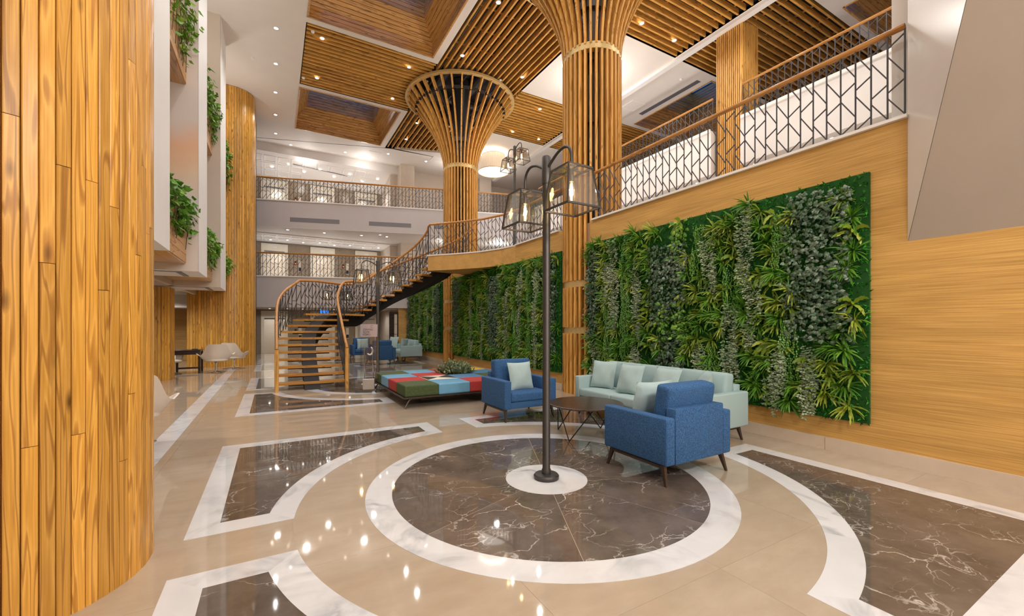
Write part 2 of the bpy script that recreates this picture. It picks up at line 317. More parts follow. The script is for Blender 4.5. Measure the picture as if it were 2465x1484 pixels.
# ------------------------------------------------------------------ geometry helpers
class MB:
    def __init__(s): s.v = []; s.f = []
    def add(s, vs, fs):
        o = len(s.v); s.v += [tuple(p) for p in vs]; s.f += [tuple(i+o for i in q) for q in fs]; return s
    def box(s, x0, x1, y0, y1, z0, z1):
        return s.add([(x0, y0, z0), (x1, y0, z0), (x1, y1, z0), (x0, y1, z0), (x0, y0, z1), (x1, y0, z1), (x1, y1, z1), (x0, y1, z1)],
                     [(0, 3, 2, 1), (4, 5, 6, 7), (0, 1, 5, 4), (1, 2, 6, 5), (2, 3, 7, 6), (3, 0, 4, 7)])
    def prism(s, poly, z0, z1):
        n = len(poly)
        area = sum(poly[i][0]*poly[(i+1) % n][1]-poly[(i+1) % n][0]*poly[i][1] for i in range(n))
        if area < 0: poly = poly[::-1]
        z0f = z0 if callable(z0) else (lambda p: z0)
        z1f = z1 if callable(z1) else (lambda p: z1)
        vs = [(p[0], p[1], z0f(p)) for p in poly]+[(p[0], p[1], z1f(p)) for p in poly]
        return s.add(vs, [tuple(range(n-1, -1, -1)), tuple(range(n, 2*n))]+[(i, (i+1) % n, n+(i+1) % n, n+i) for i in range(n)])
    def bar(s, a, b, w, h=None, up=(0, 0, 1)):
        a = Vector(a); b = Vector(b); h = h or w; d = (b-a).normalized(); u = Vector(up)
        if abs(d.dot(u)) > .99: u = Vector((1, 0, 0))
        x = d.cross(u).normalized()*w/2; y = x.cross(d).normalized()*h/2
        return s.add([a-x-y, a+x-y, a+x+y, a-x+y, b-x-y, b+x-y, b+x+y, b-x+y], [(0, 1, 2, 3), (7, 6, 5, 4), (0, 4, 5, 1), (1, 5, 6, 2), (2, 6, 7, 3), (3, 7, 4, 0)])
    def tube(s, pts, r, n=8, caps=True):
        pts = [Vector(p) for p in pts]; rings = []; prev = None
        for i, p in enumerate(pts):
            d = (pts[min(i+1, len(pts)-1)]-pts[max(i-1, 0)]).normalized()
            if prev is None: x = d.cross(Vector((0, 0, 1)) if abs(d.z) < .95 else Vector((1, 0, 0))).normalized()
            else: x = (prev-d*prev.dot(d)).normalized()
            prev = x; y = d.cross(x); rr = r[i] if isinstance(r, (list, tuple)) else r
            rings.append([p+(x*math.cos(2*PI*k/n)+y*math.sin(2*PI*k/n))*rr for k in range(n)])
        vs = [q for g in rings for q in g]; fs = []
        for i in range(len(pts)-1):
            for k in range(n): fs.append((i*n+k, i*n+(k+1) % n, (i+1)*n+(k+1) % n, (i+1)*n+k))
        if caps: fs += [tuple(range(n-1, -1, -1)), tuple((len(pts)-1)*n+k for k in range(n))]
        return s.add(vs, fs)
    def lathe(s, prof, n=24, c=(0, 0), close=False):
        vs = []; fs = []; m = len(prof)
        for k in range(n):
            a = 2*PI*k/n
            for r, z in prof: vs.append((c[0]+r*math.cos(a), c[1]+r*math.sin(a), z))
        for k in range(n):
            for j in range(m if close else m-1):
                j2 = (j+1) % m
                fs.append((k*m+j, ((k+1) % n)*m+j, ((k+1) % n)*m+j2, k*m+j2))
        return s.add(vs, fs)
    def rbox(s, x0, x1, y0, y1, z0, z1, r=.02, seg=2):
        bm = bmesh.new(); bmesh.ops.create_cube(bm, size=1)
        for v in bm.verts: v.co = ((x0+x1)/2+v.co.x*(x1-x0), (y0+y1)/2+v.co.y*(y1-y0), (z0+z1)/2+v.co.z*(z1-z0))
        bmesh.ops.bevel(bm, geom=bm.edges[:], offset=r, segments=seg, affect='EDGES', profile=.5)
        bm.verts.index_update()
        s.add([v.co[:] for v in bm.verts], [tuple(v.index for v in f.verts) for f in bm.faces]); bm.free(); return s
    def xf(s, mat, i0=0):
        for i in range(i0, len(s.v)): s.v[i] = tuple(mat @ Vector(s.v[i]))
        return s
    def mesh(s, name, mat, smooth=False, off=(0, 0, 0)):
        me = bpy.data.meshes.new(name)
        vs = s.v if off == (0, 0, 0) else [(a-off[0], b-off[1], c-off[2]) for a, b, c in s.v]
        me.from_pydata(vs, [], s.f); me.update()
        if mat is not None: me.materials.append(M[mat] if isinstance(mat, str) else mat)
        if smooth:
            me.polygons.foreach_set('use_smooth', [True]*len(me.polygons))
            if hasattr(me, 'set_sharp_from_angle'): me.set_sharp_from_angle(angle=R(40))
        return me
    def build(s, name, mat, parent=None, smooth=False, world=False, **kw):
        off = tuple(parent.location) if (world and parent) else (0, 0, 0)
        return inst(name, s.mesh(name, mat, smooth, off), parent, **kw)
def inst(name, me, parent=None, loc=(0, 0, 0), rot=(0, 0, 0), kind=None, label=None):
    o = bpy.data.objects.new(name, me); o.location = loc; o.rotation_euler = rot; C.objects.link(o)
    if parent: o.parent = parent
    if kind: o['kind'] = kind
    if label: o['label'] = label
    return o
def tag(o, label, cat, group=None):
    o['label'] = label; o['category'] = cat
    if group: o['group'] = group
    return o
def thing(name, label, cat, loc=(0, 0, 0), rotz=0, group=None):
    o = bpy.data.objects.new(name, None); o.empty_display_size = .1; C.objects.link(o)
    o.location = loc; o.rotation_euler = (0, 0, rotz); o['kind'] = 'thing'
    return tag(o, label, cat, group)
def struct(name, mb, mat, smooth=False, label=None):
    o = mb.build(name, mat, None, smooth); o['kind'] = 'structure'
    if label: o['label'] = label
    return o
def dup(root, loc, rotz, label=None, group=None):
    r = root.copy(); C.objects.link(r); r.location = loc; r.rotation_euler = (0, 0, rotz)
    if label: r['label'] = label
    if group: r['group'] = group
    for ch in list(root.children):
        c = ch.copy(); C.objects.link(c); c.parent = r
        for g in list(ch.children):
            d = g.copy(); C.objects.link(d); d.parent = c
    return r
def arc(cx, cy, r, a0, a1, n): return [(cx+r*math.cos(R(a0+(a1-a0)*i/n)), cy+r*math.sin(R(a0+(a1-a0)*i/n))) for i in range(n+1)]

# ------------------------------------------------------------------ floor
floor = struct('floor', MB().box(-9, 19, -7, 31, -.3, -.004), 'beige_m')
def clip(poly, a, b, c):
    """keep the side a*x+b*y<=c"""
    out = []
    for i in range(len(poly)):
        p, q = poly[i], poly[(i+1) % len(poly)]
        dp, dq = a*p[0]+b*p[1]-c, a*q[0]+b*q[1]-c
        if dp <= 0: out.append(p)
        if dp*dq < 0:
            t = dp/(dp-dq); out.append((p[0]+t*(q[0]-p[0]), p[1]+t*(q[1]-p[1])))
    return out
tw, tl = 1.17, 1.31
slab_me = MB().box(0, tw-.0014, 0, tl-.0014, -.004, 0).mesh('marble_slab', 'beige_m')
for i in range(8):
    for j in range(17):
        inst('marble_slab', slab_me, floor, (-3.38+i*tw, .35+j*tl, 0))
ZI = (-.003, .0015)
def inlay(poly, mat, name): MB().prism(poly, *ZI).build(name, mat, floor)
def quad_pieces(cx, cy, sx, sy):
    T = lambda pl: [(cx+sx*x, cy+sy*y) for x, y in pl]
    o, i_ = 2.27, 2.47; g, h = .27, .47; E, F = 2.96, 2.76
    xo, xi = math.sqrt(o*o-g*g), math.sqrt(i_*i_-h*h)
    for pl in ([(E, E), (F, F), (F, h), (E, g)], [(E, g), (F, h), (xi, h), (xo, g)]):
        inlay(T(pl), 'white_m', 'white_border'); inlay(T([(y, x) for x, y in pl]), 'white_m', 'white_border')
    ao, ai = math.degrees(math.atan2(g, xo)), math.degrees(math.atan2(h, xi))
    cuts_o = [ao, 31, 59, 90-ao]; cuts_i = [ai, 31, 59, 90-ai]
    for k in range(3):
        inlay(T(arc(0, 0, o, cuts_o[k], cuts_o[k+1], 12)+arc(0, 0, i_, cuts_i[k+1], cuts_i[k], 12)), 'white_m', 'white_border')
    e = .004
    dk = arc(0, 0, i_, ai, 90-ai, 36)+[(h, F), (F, F), (F, h)]
    lo = clip(dk, 0, 1, 1.35-e/2); up = clip(dk, 0, -1, -1.35-e/2)
    for pl in (lo, clip(up, 1, 0, 1.35-e/2), clip(up, -1, 0, -1.35-e/2)): inlay(T(pl), 'dark_m', 'dark_slab')
for cx, cy in ((2.4, 3.51), (2.4, 11.4), (2.4, 19.3)):
    inlay(arc(cx, cy, .41, 0, 360, 48)[:-1], 'white_m', 'white_disc')
    for k in range(8):
        d = .12
        inlay(arc(cx, cy, .41, 45*k+20+d*3, 45*k+65-d*3, 8)+arc(cx, cy, 1.5, 45*k+65-d, 45*k+20+d, 12), 'dark_m', 'dark_sector')
        inlay(arc(cx, cy, 1.5, 45*k+3, 45*k+48, 12)+arc(cx, cy, 1.73, 45*k+48, 45*k+3, 12), 'white_m', 'white_ring')
    for sx in (-1, 1):
        for sy in (-1, 1): quad_pieces(cx, cy, sx, sy)
for k in range(16): inlay([(-1.37, 2.5+1.25*k), (-1.13, 2.5+1.25*k), (-1.13, 3.748+1.25*k), (-1.37, 3.748+1.25*k)], 'white_m', 'white_strip')

# ------------------------------------------------------------------ right wall with ledge
Z_L = 3.80
wr = MB()
for y0, y1 in ((-7, 7.06), (8.05, 14.9), (16.1, 20.95)): wr.box(5.98, 6.03, y0, y1, 0, 3.31)
wr.box(5.98, 6.03, -7, 7.06, 3.31, Z_L); wr.box(5.98, 6.03, 8.05, 10.3, 3.31, Z_L)
wall_right = struct('wall_right', wr, 'veneer')
sk = MB()
for k, (y0, y1) in enumerate([(-7, -1.5), (-1.5, 1.0), (1.0, 2.6), (2.6, 5.2), (5.2, 7.06), (8.05, 10.5), (10.5, 12.8), (12.8, 14.85), (16.1, 18.5), (18.5, 20.95)]):
    MB().box(5.955, 5.98, y0+.002, y1-.002, 0, .16).build('skirting', 'base_m', wall_right)
cap = MB().box(5.93, 6.2, 1.82, 6.98, Z_L, Z_L+.035).box(5.93, 6.2, 8.2, 10.25, Z_L, Z_L+.035)
struct('trim_1', cap, 'fin')
# mezzanine slab and the rounded landing platform
plat = [(5.99, 10.3), (5.88, 10.95), (5.56, 11.76), (5.02, 12.52), (4.39, 13.24), (4.42, 13.34), (5.99, 13.62)]
mz = MB().box(6.04, 19, 1.8, 18.4, 3.33, Z_L-.002)
struct('mezzanine_floor', mz, 'beigewall')
pf = struct('platform_floor', MB().prism(plat, 3.32, Z_L), 'veneer_x')
MB().prism([(x-.03 if x < 5.9 else x, y) for x, y in plat], Z_L, Z_L+.035).build('edge_trim', 'fin', pf)
struct('wall_upper_stair', MB().box(5.98, 6.03, 13.62, 20.95, 3.31, Z_L), 'veneer')
# white sloping underside of the upper stair, at the right edge
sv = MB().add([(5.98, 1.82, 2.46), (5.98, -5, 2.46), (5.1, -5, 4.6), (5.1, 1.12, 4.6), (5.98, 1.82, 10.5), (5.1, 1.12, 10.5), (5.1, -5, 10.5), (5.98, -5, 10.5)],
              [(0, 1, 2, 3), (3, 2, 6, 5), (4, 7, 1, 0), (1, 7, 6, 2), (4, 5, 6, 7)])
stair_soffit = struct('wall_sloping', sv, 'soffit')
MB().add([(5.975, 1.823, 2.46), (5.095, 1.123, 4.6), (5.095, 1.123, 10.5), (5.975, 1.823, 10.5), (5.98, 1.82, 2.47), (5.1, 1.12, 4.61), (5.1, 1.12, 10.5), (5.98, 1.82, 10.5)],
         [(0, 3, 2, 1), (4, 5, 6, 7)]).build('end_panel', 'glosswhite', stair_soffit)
struct('wall_mezzanine_end', MB().box(6.16, 6.55, 1.83, 2.02, Z_L, 10.5), 'fin')
struct('wall_east', MB().box(18.8, 19, -7, 31, -.3, 10.6), 'beigewall')
struct('wall_south', MB().box(-9, 19, -7.2, -7, -.3, 10.6), 'beigewall')
struct('wall_west', MB().box(-9.2, -9, -7.2, 31, -.3, 10.6), 'beigewall')
struct('wall_north', MB().box(-9, 19, 30.8, 31, -.3, 10.6), 'beigewall')

# ------------------------------------------------------------------ gallery on the right (second level)
gal = MB().box(11.74, 18.8, 1.8, 7.26, 6.2, 7.55).box(11.74, 18.8, 8.2, 18.2, 6.2, 7.55).box(12.7, 18.8, 7.26, 8.2, 6.2, 7.55)
gallery = struct('gallery_floor', gal, 'white')
MB().box(11.70, 11.76, 1.8, 7.24, 7.52, 7.6).box(11.70, 11.76, 8.22, 18.2, 7.52, 7.6).build('edge_trim', 'fin', gallery)
for k in range(7):
    y0 = 2.0+k*2.2
    if y0 < 7.2 < y0+2.1 or y0 < 8.3 < y0+2.1: continue
    MB().box(12.2, 12.9, y0, y0+2.1, 6.185, 6.2).build('blue_glow_panel', 'blue_l', gallery)  # blue colour stands in for blue light along the soffit

# ------------------------------------------------------------------ ceiling
HC = 10.5
XC = [-9, .85, 4.66, 4.9, 8.25, 8.45, 11.70, 11.98, 13.92, 17.75, 19]
YC = [-7, 1.9, 5.65, 5.9, 9.5, 9.7, 13.5, 13.75, 17.4, 17.6, 21.4, 31]
SKY = {(1, 1), (1, 5), (1, 9), (8, 1), (8, 5)}
SLAT = {(1, 3), (2, 3), (1, 7), (2, 7)} | {(3, j) for j in range(0, 10)} | {(4, 3), (5, 3), (4, 7), (5, 7)} | {(7, 3), (8, 3), (9, 3), (7, 7), (8, 7), (9, 7)}
cm = MB()
for i in range(len(XC)-1):
    for j in range(len(YC)-1):
        if (i, j) in SKY or (i, j) in SLAT: continue
        cm.box(XC[i], XC[i+1], YC[j], YC[j+1], HC, HC+.1)
# skew far edge of the slat field between the columns
skew = lambda x: 21.5-(x-5.05)*.326
cm.prism([(4.9, skew(4.9)), (8.25, skew(8.25)), (8.25, 21.4), (4.9, 21.4)], HC, HC+.1)
ceiling = struct('ceiling', cm, 'ceil')
MB().box(11.72, 11.92, -7, 23, HC-.10, HC).build('beam_edge', 'fin', ceiling)
MB().bar((-1, 23.5, HC-.004), (11.6, 19.4, HC-.004), .03, .012).build('shadow_gap', 'grille', ceiling)
pl = MB()
for i, j in sorted(SLAT): pl.box(XC[i], XC[i+1], YC[j], YC[j+1], HC+.75, HC+.8)
for i, j in sorted(SLAT):
    x0, x1, y0, y1 = XC[i], XC[i+1], YC[j], YC[j+1]
    if (i-1, j) not in SLAT: pl.box(x0-.02, x0, y0, y1, HC+.01, HC+.8)
    if (i+1, j) not in SLAT: pl.box(x1, x1+.02, y0, y1, HC+.01, HC+.8)
    if (i, j-1) not in SLAT: pl.box(x0, x1, y0-.02, y0, HC+.01, HC+.8)
    if (i, j+1) not in SLAT: pl.box(x0, x1, y1, y1+.02, HC+.01, HC+.8)
pl.build('plenum', 'dark', ceiling)
du = MB()
for x in (5.6, 6.9): du.tube([(x, -6, HC+.5), (x, 21, HC+.5)], .16, 10)
du.tube([(1, 16.6, HC+.5), (11.6, 16.6, HC+.5)], .13, 10).tube([(1, 8.6, HC+.5), (11.6, 8.6, HC+.5)], .13, 10)
for x in (5.2, 6.2, 7.5, 8.0): du.box(x, x+.04, 0, 21, HC+.26, HC+.30)
du.build('duct', 'duct', ceiling)
COL = [(6.48, 7.6), (6.48, 15.5)]
RING = 2.0
def cut_by_rings(a0, a1, fixed, axis):
    """the free lengths of a slat outside the column rings"""
    segs = [(a0, a1)]
    for cx, cy in COL:
        d = fixed-(cy if axis == 0 else cx); c = cx if axis == 0 else cy
        if abs(d) < RING:
            h = math.sqrt(RING*RING-d*d); n = []
            for p, q in segs:
                if p < c-h: n.append((p, min(q, c-h)))
                if q > c+h: n.append((max(p, c+h), q))
            segs = [s_ for s_ in n if s_[1]-s_[0] > .08]
    return segs
slat_cache = {}
def slat(parent, axis, a0, a1, fixed, z=HC, w_=.052, h_=.16):
    key = (axis, round(a1-a0, 3))
    if key not in slat_cache:
        l = a1-a0
        slat_cache[key] = (MB().box(0, l, -w_/2, w_/2, 0, h_) if axis == 0 else MB().box(-w_/2, w_/2, 0, l, 0, h_)).mesh('slat', 'slat_x' if axis == 0 else 'slat_y')
    L0 = parent.location
    inst('slat', slat_cache[key], parent, ((a0 if axis == 0 else fixed)-L0.x, (fixed if axis == 0 else a0)-L0.y, z-L0.z))
def bay(label, axis, x0, x1, y0, y1, far=None, pitch=.208):
    t = thing('slat_ceiling', label, 'ceiling slats', ((x0+x1)/2, (y0+y1)/2, HC+.15), group='slatted ceiling fields')
    n = round(((y1-y0) if axis == 0 else (x1-x0))/pitch)
    rl = MB()
    for k in range(n):
        f = (y0 if axis == 0 else x0)+(k+.5)*((y1-y0) if axis == 0 else (x1-x0))/n
        a0, a1 = (x0, x1) if axis == 0 else (y0, far(f) if far else y1)
        for p, q in cut_by_rings(a0+.03, a1-.03, f, axis): slat(t, axis, p, q, f)
    if axis == 0:
        x = x0+.5
        while x < x1-.2:
            for p, q in cut_by_rings(y0+.02, y1-.02, x, 1): rl.box(x-.02, x+.02, p, q, HC+.151, HC+.19)
            x += .9
    else:
        y = y0+.5
        while y < y1-.5:
            for p, q in cut_by_rings(x0+.02, x1-.02, y, 0): rl.box(p, q, y-.02, y+.02, HC+.151, HC+.19)
            y += .9
    rl.build('carrier_rail', 'slat_x', t, world=True)
    return t
bay('pine slat ceiling field left of the further flared column, between two skylights', 0, .85, 4.9, 13.75, 17.4)
bay('pine slat ceiling field running lengthwise between the two flared columns', 1, 4.9, 8.25, 7.6, 15.5)
bay('small pine slat ceiling field with slanting end beyond the further flared column', 1, 4.9, 8.25, 15.5, 21.4, skew)
bay('pine slat ceiling field between the further flared column and the pleated drum lamp', 0, 8.25, 11.68, 13.75, 17.4)
bay('pine slat ceiling field right of the nearer flared column, up to the white beam', 0, 8.25, 11.68, 5.9, 9.5)
bay('shadowed pine slat ceiling field above the gallery behind the square column', 0, 12.0, 18.8, 5.9, 9.5)
bay('shadowed pine slat ceiling field over the far end of the gallery', 0, 12.0, 18.8, 13.75, 17.4)
bay('pine slat ceiling field around the flare of the nearer column', 1, 4.9, 8.25, 5.7, 7.6)

def skylight(label, x0, x1, y0, y1, top=12.5):
    t = thing('skylight', label, 'skylight', ((x0+x1)/2, (y0+y1)/2, HC), group='wood lined skylight wells')
    rows = []
    for k in range(3): rows.append((10.5+.12*k, 10.5+.12*(k+1), 0, 0))
    for k in range(6): rows.append((10.86+.09*k, 10.86+.09*(k+1), .07*k, .07*(k+1)))
    k = 0; z = 11.40
    while z < top-.05: rows.append((z, z+.125, .42, .42)); z += .125
    bk = MB()
    for z0, z1, a, b in rows:
        z1 -= .013; b2 = b-.010 if b > a else b
        th = .018
        for side in range(4):
            def P(al, ins, z):  # al along the side 0/1, ins inset
                X0, X1, Y0, Y1 = x0+ins, x1-ins, y0+ins, y1-ins
                return [((X0, X1)[al], Y0, z), (X1, (Y0, Y1)[al], z), ((X1, X0)[al], Y1, z), (X0, (Y1, Y0)[al], z)][side]
            vs = [P(0, a, z0), P(1, a, z0), P(1, b2, z1), P(0, b2, z1), P(0, a-th, z0), P(1, a-th, z0), P(1, b2-th, z1), P(0, b2-th, z1)]
            MB().add(vs, [(0, 1, 2, 3), (7, 6, 5, 4), (0, 4, 5, 1), (3, 2, 6, 7), (1, 5, 6, 2), (0, 3, 7, 4)]).build('board', 'board_x' if side in (0, 2) else 'board_y', t, world=True)
    for ins, z0, z1, ins1 in ((-.02, HC, 10.88, -.02), (-.02, 10.88, 11.42, .40), (.40, 11.42, top+.1, .40)):
        a = [(x0+ins, y0+ins), (x1-ins, y0+ins), (x1-ins, y1-ins), (x0+ins, y1-ins)]; b = [(x0+ins1, y0+ins1), (x1-ins1, y0+ins1), (x1-ins1, y1-ins1), (x0+ins1, y1-ins1)]
        bk.add([(*p, z0) for p in a]+[(*p, z1) for p in b], [(i, (i+1) % 4, 4+(i+1) % 4, 4+i) for i in range(4)])
    bk.build('well_lining', 'groove', t, world=True)
    f = MB()
    for X0, X1, Y0, Y1 in ((x0-.03, x1+.03, y0-.03, y0+.02), (x0-.03, x1+.03, y1-.02, y1+.03), (x0-.03, x0+.02, y0, y1), (x1-.02, x1+.03, y0, y1)): f.box(X0, X1, Y0, Y1, HC-.02, HC+.02)
    f.build('rim_frame', 'board_x', t, world=True)
    g = MB().box(x0+.42, x1-.42, y0+.42, y1-.42, top-.02, top)
    g.build('pane', 'skyglass', t, world=True)
    m_ = MB(); xm = (x0+x1)/2; ym = (y0+y1)/2
    m_.box(xm-.05, xm+.05, y0+.4, y1-.4, top-.14, top-.02).box(x0+.4, x1-.4, ym-.05, ym+.05, top-.14, top-.02)
    m_.build('glazing_bar', 'duct', t, world=True)
skylight('wood lined skylight well nearest the camera at top left of the ceiling', .88, 4.63, 9.73, 13.47)
skylight('wood lined skylight well beyond the left slat field, near the far balconies', .88, 4.63, 17.63, 21.37)
skylight('blue lit skylight well above the gallery, left of the square column', 13.95, 17.72, 9.73, 13.47)
skylight('blue lit skylight well above the gallery, right of the square column', 13.95, 17.72, 1.93, 5.62)
for i, j in ((1, 1),): struct('ceiling_patch', MB().box(XC[i], XC[i+1], YC[j], YC[j+1], HC, HC+.1), 'ceil')

# ------------------------------------------------------------------ flared slat columns
def flare(s): return .60+1.42*s**1.7
def flared_column(label, cx, cy):
    t = thing('flared_column', label, 'column', (cx, cy, 0), 0, 'flared slat columns')
    n = 34; zb, zt = 7.72, 10.38
    MB().lathe([(.36, 0), (.36, 11.2)], 20).build('core', 'core', t, True)
    cp = MB()
    for z in (1.1, 4.6, 6.1, 7.5, 8.7): cp.lathe([(.37, z), (.45, z), (.45, z+.16), (.37, z+.16)], 20)
    for k in range(10):
        a = 2*PI*k/10
        cp.bar((.4*math.cos(a), .4*math.sin(a), 9.0), (1.5*math.cos(a), 1.5*math.sin(a), 10.2), .05)
    cp.lathe([(1.48, 10.15), (1.52, 10.15), (1.52, 10.25), (1.48, 10.25)], 32)
    cp.build('bracket', 'duct', t, kind='stuff')
    segs = [(.0, 1.36), (1.50, 2.40), (2.54, zb-.1)]
    ms = [MB().box(.53, .68, -.025, .025, a, b).mesh('slat', 'slat_z') for a, b in segs]
    pts = [(flare(k/10), zb+.02+(zt-zb)*k/10) for k in range(11)]
    fl = MB(); vs = []; fs = []
    for i, (r, z) in enumerate(pts):
        p, q = pts[max(i-1, 0)], pts[min(i+1, 10)]
        d = Vector((q[0]-p[0], q[1]-p[1])).normalized(); nx, nz = d.y, -d.x
        for s_ in (-.025, .025):
            vs.append((r-.075*nx, s_, z-.075*nz)); vs.append((r+.075*nx, s_, z+.075*nz))
    for i in range(10):
        o = 4*i
        fs += [(o, o+4, o+5, o+1), (o+2, o+3, o+7, o+6), (o+1, o+5, o+7, o+3), (o, o+2, o+6, o+4)]
    fs += [(0, 1, 3, 2), (40, 42, 43, 41)]
    fm = fl.add(vs, fs).mesh('flared_slat', 'slat_z')
    for k in range(n):
        a = 2*PI*(k+.5)/n
        for m_ in ms: inst('slat', m_, t, rot=(0, 0, a))
        inst('flared_slat', fm, t, rot=(0, 0, a))
    def ring(r0, r1, z0, z1, name='ring', mat='brass'):
        MB().lathe([(r0, z0), (r1, z0), (r1, z1), (r0, z1)], 64, close=True).build(name, mat, t, True)
    ring(.50, .645, 1.36, 1.50, 'band'); ring(.50, .645, 2.40, 2.54, 'band'); ring(.50, .66, zb-.1, zb+.05, 'band')
    ring(1.99, 2.14, zt-.02, zt+.06)
    sp = MB()
    for k in range(n):
        a = 2*PI*(k+.5)/n; r = 1.72
        m_ = Matrix.Translation((r*math.cos(a), r*math.sin(a), 10.02)) @ Matrix.Rotation(a, 4, 'Z')
        i0 = len(sp.v); sp.box(-.05, .05, -.034, .034, -.05, .05); sp.xf(m_, i0)
    sp.build('bracket_clip', 'dark', t, kind='stuff')
    return t
flared_column('pine slat column with a flared top, the nearer one, cut by the upper picture edge', *COL[0])
flared_column('pine slat column with a whole brass ring on its flared top, behind the staircase', *COL[1])

# square slat column on the gallery
t = thing('square_column', 'square column clad in upright pine slats behind the gallery rail', 'column', (12.3, 7.72, Z_L))
MB().box(11.93, 12.66, 7.34, 8.11, Z_L, 10.49).build('core', 'groove', t, world=True)
sm1 = MB().box(-.017, .017, 0, .05, 0, 6.69).mesh('slat', 'slat_z')
for k in range(10): inst('slat', sm1, t, (11.91+.083*k-12.3, 7.29-7.72, 0))
sm2 = MB().box(0, .05, -.017, .017, 0, 6.69).mesh('slat', 'slat_z')
for k in range(13): inst('slat', sm2, t, (11.88-12.3, 7.345+.0625*k-7.72, 0))

# ------------------------------------------------------------------ plank clad round walls on the left
plank_cache = {}
def plank_mesh(w_, l, th=.02):
    key = (w_, round(l, 2))
    if key not in plank_cache:
        p = [(-w_/2, 0), (w_/2, 0), (w_/2, th-.004), (w_/2-.004, th), (-w_/2+.004, th), (-w_/2, th-.004)]
        plank_cache[key] = MB().prism(p, 0, l).mesh('plank', 'plank')
    return plank_cache[key]
t = thing('plank_column', 'round column clad in varnished pine planks, filling the left picture edge', 'column', (-1.44, 3.64, 0))
MB().lathe([(.708, 0), (.708, 10.49)], 64).build('column_body', 'groove', t, True)
rp = random.Random(4); npl = 74
for k in range(npl):
    a = 2*PI*k/npl-PI
    if not (R(-125) < a < R(62)): continue
    z = 0; first = True
    while z < 10.4:
        l = round(rp.uniform(.5, 2.6) if first else rp.uniform(1.2, 3.2), 2); first = False
        if z+l > 10.1: l = 10.49-z
        inst('plank', plank_mesh(.0568, l-.003, .021+.004*rp.random()//.002*.002), t, (.708*math.cos(a), .708*math.sin(a), z), (0, 0, a-PI/2)); z += l
def plank_wall(t, path, z0, z1, w_=.07, seed=1):
    """narrow planks along an open path, far away: joined"""
    rr = random.Random(seed); mb = MB()
    L_ = [0]
    for p, q in zip(path, path[1:]): L_.append(L_[-1]+math.dist(p, q))
    def at(s):
        for i in range(len(path)-1):
            if s <= L_[i+1]:
                f = (s-L_[i])/(L_[i+1]-L_[i]); return Vector((path[i][0]+f*(path[i+1][0]-path[i][0]), path[i][1]+f*(path[i+1][1]-path[i][1])))
        return Vector(path[-1])
    s = 0; out = []
    while s < L_[-1]-.01:
        a, b = at(s+.003), at(min(s+w_-.003, L_[-1])); s += w_
        d = (b-a).normalized(); nrm = Vector((d.y, -d.x)); th = .022+rr.uniform(-.006, .006)
        z = z0
        while z < z1:
            l = rr.uniform(1.5, 4.5); ze = min(z1, z+l)
            if z1-ze < .4: ze = z1
            a2, b2 = a+nrm*th, b+nrm*th
            out.append([(a.x, a.y), (b.x, b.y), (b2.x, b2.y), (a2.x, a2.y), z, ze-.004]); z = ze
    return out
def far_planks(t, planks):
    for pl_ in planks:
        p = pl_[:4]; c = p[0]; L0 = t.location
        m_ = MB().prism([(x-c[0], y-c[1]) for x, y in p], 0, pl_[5]-pl_[4])
        inst('plank', m_.mesh('plank', 'plank'), t, (c[0]-L0.x, c[1]-L0.y, pl_[4]))
t = thing('plank_wall', 'tall round ended wall clad in pine planks behind the white swivel chairs', 'wall cladding', (-1.7, 19.4, 0))
MB().prism([(-2.68, 18.78), (-1.35, 18.78)]+arc(-1.35, 19.48, .70, -90, 0, 12)+[(-.65, 22.0), (-2.68, 22.0)], 0, 10.49).build('wall_body', 'groove', t, world=True)
far_planks(t, plank_wall(t, [(-2.68, 18.78), (-1.35, 18.78)]+arc(-1.35, 19.48, .70, -90, 0, 14)[1:]+[(-.65, 20.6)], 0, 10.49, .083))
t = thing('plank_pillar', 'square pillar clad in pine planks between the round column and the swivel chairs', 'column', (-3.1, 15.3, 0))
MB().prism([(-3.6, 14.92), (-2.7, 14.92), (-2.55, 15.08), (-2.55, 15.7), (-3.6, 15.7)], 0, 2.6).build('pillar_body', 'groove', t, world=True)
far_planks(t, plank_wall(t, [(-3.6, 14.92), (-2.7, 14.92), (-2.55, 15.08), (-2.55, 15.7)], 0, 2.62, .075, 3))

# ------------------------------------------------------------------ white balcony boxes on the left
ZB = 2.64
struct('ceiling_lounge', MB().box(-9, -2.5, 4.4, 18.7, ZB+.12, ZB+.2).box(-9, -2.75, 18.7, 22, ZB+.12, ZB+.2), 'ceil')
struct('wall_lounge', MB().box(-9, -2.6, 23.0, 23.1, 0, 2.9), 'veneer_x')
struct('trim_lounge', MB().box(-9, -2.6, 21.0, 22.95, 2.25, 2.8), 'ceil')
struct('wall_balcony', MB().box(-2.5, -2.4, 4.4, 18.7, ZB, 10.5), 'beigewall')
FINS = [(6.3, 7.85), (10.58, 11.85), (14.67, 16.25)]
rl = random.Random(9)
def leaf_quad(mb, p, d, n, l, w_, fold=.25, droop=.0):
    """one pointed leaf from p along d, facing n"""
    d = d.normalized(); s_ = d.cross(n)
    if s_.length < 1e-4: s_ = Vector((1, 0, 0))
    s_.normalize(); n = s_.cross(d)
    m1 = p+d*l*.35-n*fold*w_*.6; tip = p+d*l-n*droop*l
    a = p+d*l*.38+s_*w_/2; b = p+d*l*.38-s_*w_/2
    mb.add([p, a, tip, b, m1], [(0, 1, 4), (1, 2, 4), (2, 3, 4), (3, 0, 4)])
